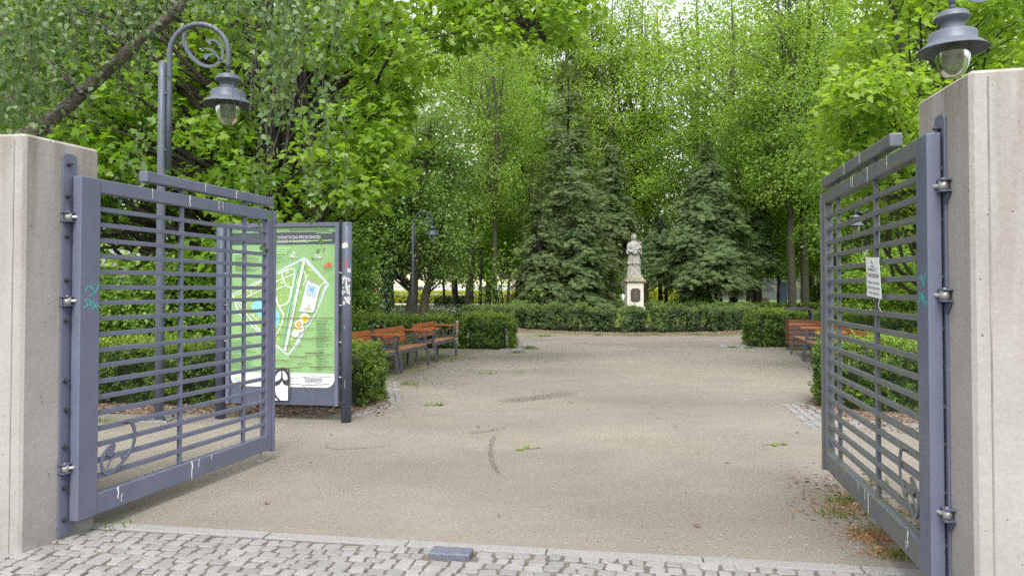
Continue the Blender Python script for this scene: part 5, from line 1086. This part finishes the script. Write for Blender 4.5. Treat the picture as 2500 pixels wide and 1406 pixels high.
p = np.concatenate([around(G(x,y), n*3, .05+.004*abs(y-1406)*.02, .05) for x,y,n in gt]+[around(G(x,y),n*2,.35,.2) for x,y,n in ((1040,940,26),(1060,905,24),(1120,875,30),(1000,930,14),(2130,1260,26),(1300,822,90),(1550,820,110),(1750,820,90),(1090,880,60))]); cover('grass_tufts', p, rng.uniform(.03,.085,len(p)), M['grass'], BL_, np.array([0,0,.9])+rng.normal(0,.5,(len(p),3)))
pt = np.concatenate([around(G(x,y),n,sx,sy) for x,y,n,sx,sy in ((2090,1225,700,.10,.16),(2130,1310,1300,.10,.10),(2060,1240,500,.12,.12),(2180,1350,700,.10,.05),(2030,1250,250,.12,.1),(2000,1180,140,.2,.3),(1400,835,900,1.2,.7),(1700,838,500,1.2,.6),(1200,870,500,1.3,1.2),(1500,850,400,2,1))]); pt[:,2] = rng.uniform(.004,.016,len(pt)); cover('fallen_orange_catkins', pt, rng.uniform(.006,.019,len(pt)), M['petal'], RH, rdir(len(pt))*np.array([1,1,.3]), np.array([0,0,1.])+rng.normal(0,.4,(len(pt),3)))
lt = np.concatenate([rect(3000,-8,-1.6,9.2,10.0,.01), rect(1200,3.8,6.5,7.9,9.8,.01), np.stack([RC.x+(r_:=rng.uniform(5.5,6.9,5000))*np.cos(q_:=rng.uniform(-2.9,-.25,5000)), RC.y+r_*np.sin(q_), np.full(5000,.016)],1), around(G(2150,1240),500,.2,.5), around(G(740,1010),400,.4,.15), rect(110,-2.5,3.2,4.8,20,.004)]); cover('leaf_litter', lt, rng.uniform(.02,.06,len(lt)), M['litter'], RH, rdir(len(lt))*np.array([1,1,.3]), np.array([0,0,1.])+rng.normal(0,.35,(len(lt),3)))
def pebbles():
    n = 2600; y = 4.4+ (rng.uniform(size=n)**1.7)*14; x = rng.uniform(-3.2,3.6,n)+.2*(y-4); mb = MB(); rv = []
    ok = (K0.y-.163*(x-K0.x)) < y-.03
    for a, b_ in zip(x[ok], y[ok]):
        r = rng.choice([.003,.004,.006,.009], p=[.45,.35,.16,.04]); s1, s2 = r*rng.uniform(.7,1.3), r*rng.uniform(.7,1.3)
        mb.add([(a+s1,b_,0),(a,b_+s2,0),(a-s1,b_,0),(a,b_-s2,0),(a+rng.normal(0,r*.2),b_,r*.9)], ((0,1,4),(1,2,4),(2,3,4),(3,0,4))); rv += [rng.uniform()]*4
    o = mb.build('loose_pebbles', M['sett']); set_rnd(o, rv); tag(o, kind='stuff')
pebbles()
# a few twigs with leaves dropped on the gravel
for lb, x, y in (('fallen leafy twig on the gravel beside the left hedge end',1055,990),('fallen leafy twig on the gravel in the middle of the path',1285,1098),('small fallen leafy twig on the gravel near the left benches',1183,913),('fallen green leaf sprig at the right edge of the gravel',1890,1088)):
    g_ = G(x,y); T = thing('fallen_twig', lb, 'twig', (g_.x,g_.y,0), rng.uniform(0,.5)); mb = MB(); mb.tube(spline([(-.12,0,.01),(-.02,.02,.014),(.08,-.01,.012),(.16,.02,.008)],4),.0025,5); mb.build('stalk', M['bark'], T)
    n = 12; pp = np.stack([rng.uniform(-.1,.15,n),rng.normal(0,.015,n),rng.uniform(.008,.02,n)],1); leaf_obj('leaves', M['fresh'], T, pp, rdir(n)*np.array([1,1,.2]), np.array([0,0,1.])+rng.normal(0,.35,(n,3)), rng.uniform(.03,.06,n), OVATE, OVATE_P, rng.uniform(size=n))
# ================================================================ FAR THINGS
T = thing('park_building', 'long cream building far behind the yellow hedge', 'building', (-12,101,0)); mb = MB().box(-16,14.5,0,8,2.1,5.0); mb.build('wall', plain('cream_render', (.66,.58,.42), .9, .06), T); MB().box(-16,14.5,.01,8,-.05,2.095).build('lower_wall', plain('grey_render', (.42,.42,.43), .9, .06), T)
MB().box(-16.6,15.1,-.6,8.6,5.001,5.3).build('roof', plain('grey_roof', (.2,.2,.2), .8), T)
for i, x in enumerate((-13,-10,-7,-4,-1,2,5.2,8,11)):
    MB().box(x-.6,x+.6,-.04,-.003,2.9,4.2).build('window', M['ink'], T)
    if i%3 != 1: MB().box(x-1.1,x+1.0,-.05,-.005,.0,1.7).build('garage_door', plain('pale_door', (.52,.54,.58), .6), T)
    else: MB().box(x-.6,x+.8,-.05,-.005,.0,1.9).build('dark_door', M['ink'], T)
T = thing('park_building', 'pale low building glimpsed far right between the trunks', 'building', (32,112,0)); MB().box(-10,16,0,8,0,4).build('wall', plain('pale_render', (.09,.10,.095), .9), T); MB().box(-10.4,16.4,-.4,8.4,4.001,4.3).build('roof', M['ink'], T)
for x in (-8,-5,-2,1,4,7,10): MB().box(x-.7,x+.7,-.04,-.003,1.2,2.7).build('window', M['ink'], T)
bp = Vector((XZ(1913,62),62)); T = thing('blue_panel', 'dark blue upright board on legs glimpsed left of the two slim trunks', 'notice board', (bp.x,bp.y,0), .3); MB().box(-.34,.34,-.05,.05,.25,2.15).build('panel', plain('blue_panel_paint', (.05,.09,.20), .5), T, bevel=.02); MB().box(-.30,-.24,-.04,.04,0,.25).box(.24,.30,-.04,.04,0,.25).build('leg', M['iron'], T)
sp_ = Vector((XZ(908,70),70)); T = thing('playground_slide', 'red playground slide far behind the ivy trunk', 'slide', (sp_.x,sp_.y,0))
ch = MB(); c0, c1 = spl2([(-.75,.75),(-.5,.85),(-.1,1.15),(.35,1.55),(.6,1.6)],5), None
for y0, y1, w in ((-.28,.28,.03),(-.32,-.281,.22),(.281,.32,.22)): ch.ribbon(c0, w, y0, y1)
ch.build('chute', M['redplastic'], T); MB().box(.6,.64,-.3,-.25,0,1.9).box(.6,.64,.25,.3,0,1.9).box(1.1,1.14,-.3,-.25,0,1.9).box(1.1,1.14,.25,.3,0,1.9).box(.6,1.14,-.3,.3,1.52,1.56).build('frame', M['iron'], T); MB().box(.55,1.2,-.35,.35,1.9,2.0).box(.62,.63,-.25,.25,1.57,1.88).build('canopy', M['redplastic'], T)
# thin far lamp pole
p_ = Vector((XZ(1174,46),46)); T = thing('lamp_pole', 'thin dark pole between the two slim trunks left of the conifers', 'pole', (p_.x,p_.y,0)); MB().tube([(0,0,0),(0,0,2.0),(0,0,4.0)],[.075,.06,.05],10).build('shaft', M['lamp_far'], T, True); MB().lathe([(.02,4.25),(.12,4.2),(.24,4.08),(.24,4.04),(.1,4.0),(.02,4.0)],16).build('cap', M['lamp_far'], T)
# walker far behind the statue
wp = Vector((XZ(1522,88),88)); T = thing('person', 'far walker in dark top and white trousers left of the pedestal', 'person', (wp.x,wp.y,0), .4)
def skin(name, vs, es, rad, mat, root=0):
    me = bpy.data.meshes.new(name); me.from_pydata(vs, es, []); o = bpy.data.objects.new(name, me); COL.objects.link(o); o.parent = T; me.materials.append(mat)
    m_ = o.modifiers.new('skin','SKIN'); m_.use_smooth_shade = True; sd = me.skin_vertices[0].data if me.skin_vertices else None
    if sd is None: me.attributes.new('x','FLOAT','POINT')
    for i, r in enumerate(rad): sd[i].radius = (r, r*.85) if sd else None
    if sd: sd[root].use_root = True
    s_ = o.modifiers.new('sub','SUBSURF'); s_.levels = s_.render_levels = 1; return o
def body_mesh():
    vs = [(0,0,.95),(0,0,1.15),(0,0,1.38),(0,-.01,1.50),(0,-.02,1.60),(0,-.02,1.70),(-.18,0,1.40),(-.24,.02,1.14),(-.22,-.08,.92),(.18,0,1.40),(.24,.02,1.14),(.22,-.08,.92),(-.09,0,.92),(-.10,-.12,.50),(-.10,-.06,.06),(-.10,-.18,.03),(.09,0,.92),(.10,.10,.52),(.10,.26,.12),(.10,.16,.05)]
    es = [(0,1),(1,2),(2,3),(3,4),(4,5),(2,6),(6,7),(7,8),(2,9),(9,10),(10,11),(0,12),(12,13),(13,14),(14,15),(0,16),(16,17),(17,18),(18,19)]
    return vs, es, [.14,.145,.15,.055,.09,.085,.07,.05,.04,.07,.05,.04,.10,.075,.05,.04,.10,.075,.05,.04]
vs, es, rad = body_mesh()
me = bpy.data.meshes.new('body'); me.from_pydata(vs, es, []); ob = bpy.data.objects.new('body', me); COL.objects.link(ob); ob.parent = T; me.materials.append(plain('skin_tone', (.45,.28,.20), .6))
m_ = ob.modifiers.new('skin','SKIN'); m_.use_smooth_shade = True
for i, r in enumerate(rad): me.skin_vertices[0].data[i].radius = (r, r*.85)
me.skin_vertices[0].data[0].use_root = True; s_ = ob.modifiers.new('sub','SUBSURF'); s_.levels = s_.render_levels = 1
mb = MB(); mb.lathe([(.17,.93),(.175,1.1),(.20,1.3),(.185,1.42),(.08,1.5)],14,(0,0,0),0,1,.85)
for sx in (-1,1): mb.tube([(sx*.15,0,1.42),(sx*.205,0,1.38),(sx*.25,.02,1.14),(sx*.228,-.06,.97)],[.06,.085,.065,.055],10)
mb.build('jacket', plain('dark_cloth', (.02,.022,.03), .8), T, True)
mb = MB()
for sx, a, b_ in ((-1,(-.12,.50),(-.06,.07)),(1,(.10,.52),(.26,.13))): mb.tube([(sx*.075,0,.97),(sx*.10,a[0],a[1]),(sx*.10,b_[0],b_[1])],[.115,.09,.075],10)
mb.build('trousers', plain('white_cloth', (.72,.73,.76), .8), T, True)
MB().lathe([(.09,1.60),(.105,1.66),(.09,1.76),(.02,1.80)],12,(0,.0,0)).build('hair', M['blacksteel'], T, True)
o = MB().box(-.15,.15,.14,.30,1.02,1.45).build('backpack', plain('black_bag', (.015,.015,.02), .7), None, bevel=.05); o.location = (wp.x,wp.y,0); o.rotation_euler = (0,0,.4); tag(o, 'black backpack on the back of the far walker', 'backpack')
# ================================================================ LIGHT
w = bpy.data.worlds.new('World'); sc.world = w; w.use_nodes = True; nt = w.node_tree; bg = nt.nodes['Background']
sky = nt.nodes.new('ShaderNodeTexSky'); sky.sky_type = 'NISHITA'; sky.sun_disc = False; EL, AZ = R(58), R(184)
sky.sun_elevation = EL; sky.sun_rotation = AZ; sky.air_density = 1.2; sky.dust_density = 4.0; sky.ozone_density = 1.0
hs = nt.nodes.new('ShaderNodeHueSaturation'); hs.inputs['Saturation'].default_value = .18; nt.links.new(sky.outputs[0], hs.inputs['Color']); nt.links.new(hs.outputs[0], bg.inputs[0]); bg.inputs[1].default_value = .15
s = bpy.data.lights.new('sun', 'SUN'); so = bpy.data.objects.new('sun', s); COL.objects.link(so); s.energy = .9; s.angle = R(30); s.color = (1,.97,.92)
d = Vector((math.sin(AZ)*math.cos(EL), math.cos(AZ)*math.cos(EL), math.sin(EL))); so.rotation_euler = (-d).to_track_quat('-Z','Y').to_euler(); so.location = d*30
sc.view_settings.view_transform = 'Standard'; sc.view_settings.look = 'None'; sc.view_settings.exposure = EXPO; sc.view_settings.gamma = 1
cy = sc.cycles; cy.max_bounces = 8; cy.diffuse_bounces = 6; cy.glossy_bounces = 2; cy.transmission_bounces = 4; cy.transparent_max_bounces = 6; cy.use_denoising = False; cy.denoiser = 'OPENIMAGEDENOISE'; cy.denoising_input_passes = 'RGB_ALBEDO_NORMAL'; cy.denoising_prefilter = 'ACCURATE'; cy.sample_clamp_indirect = 8; cy.use_adaptive_sampling = True; cy.adaptive_threshold = .006
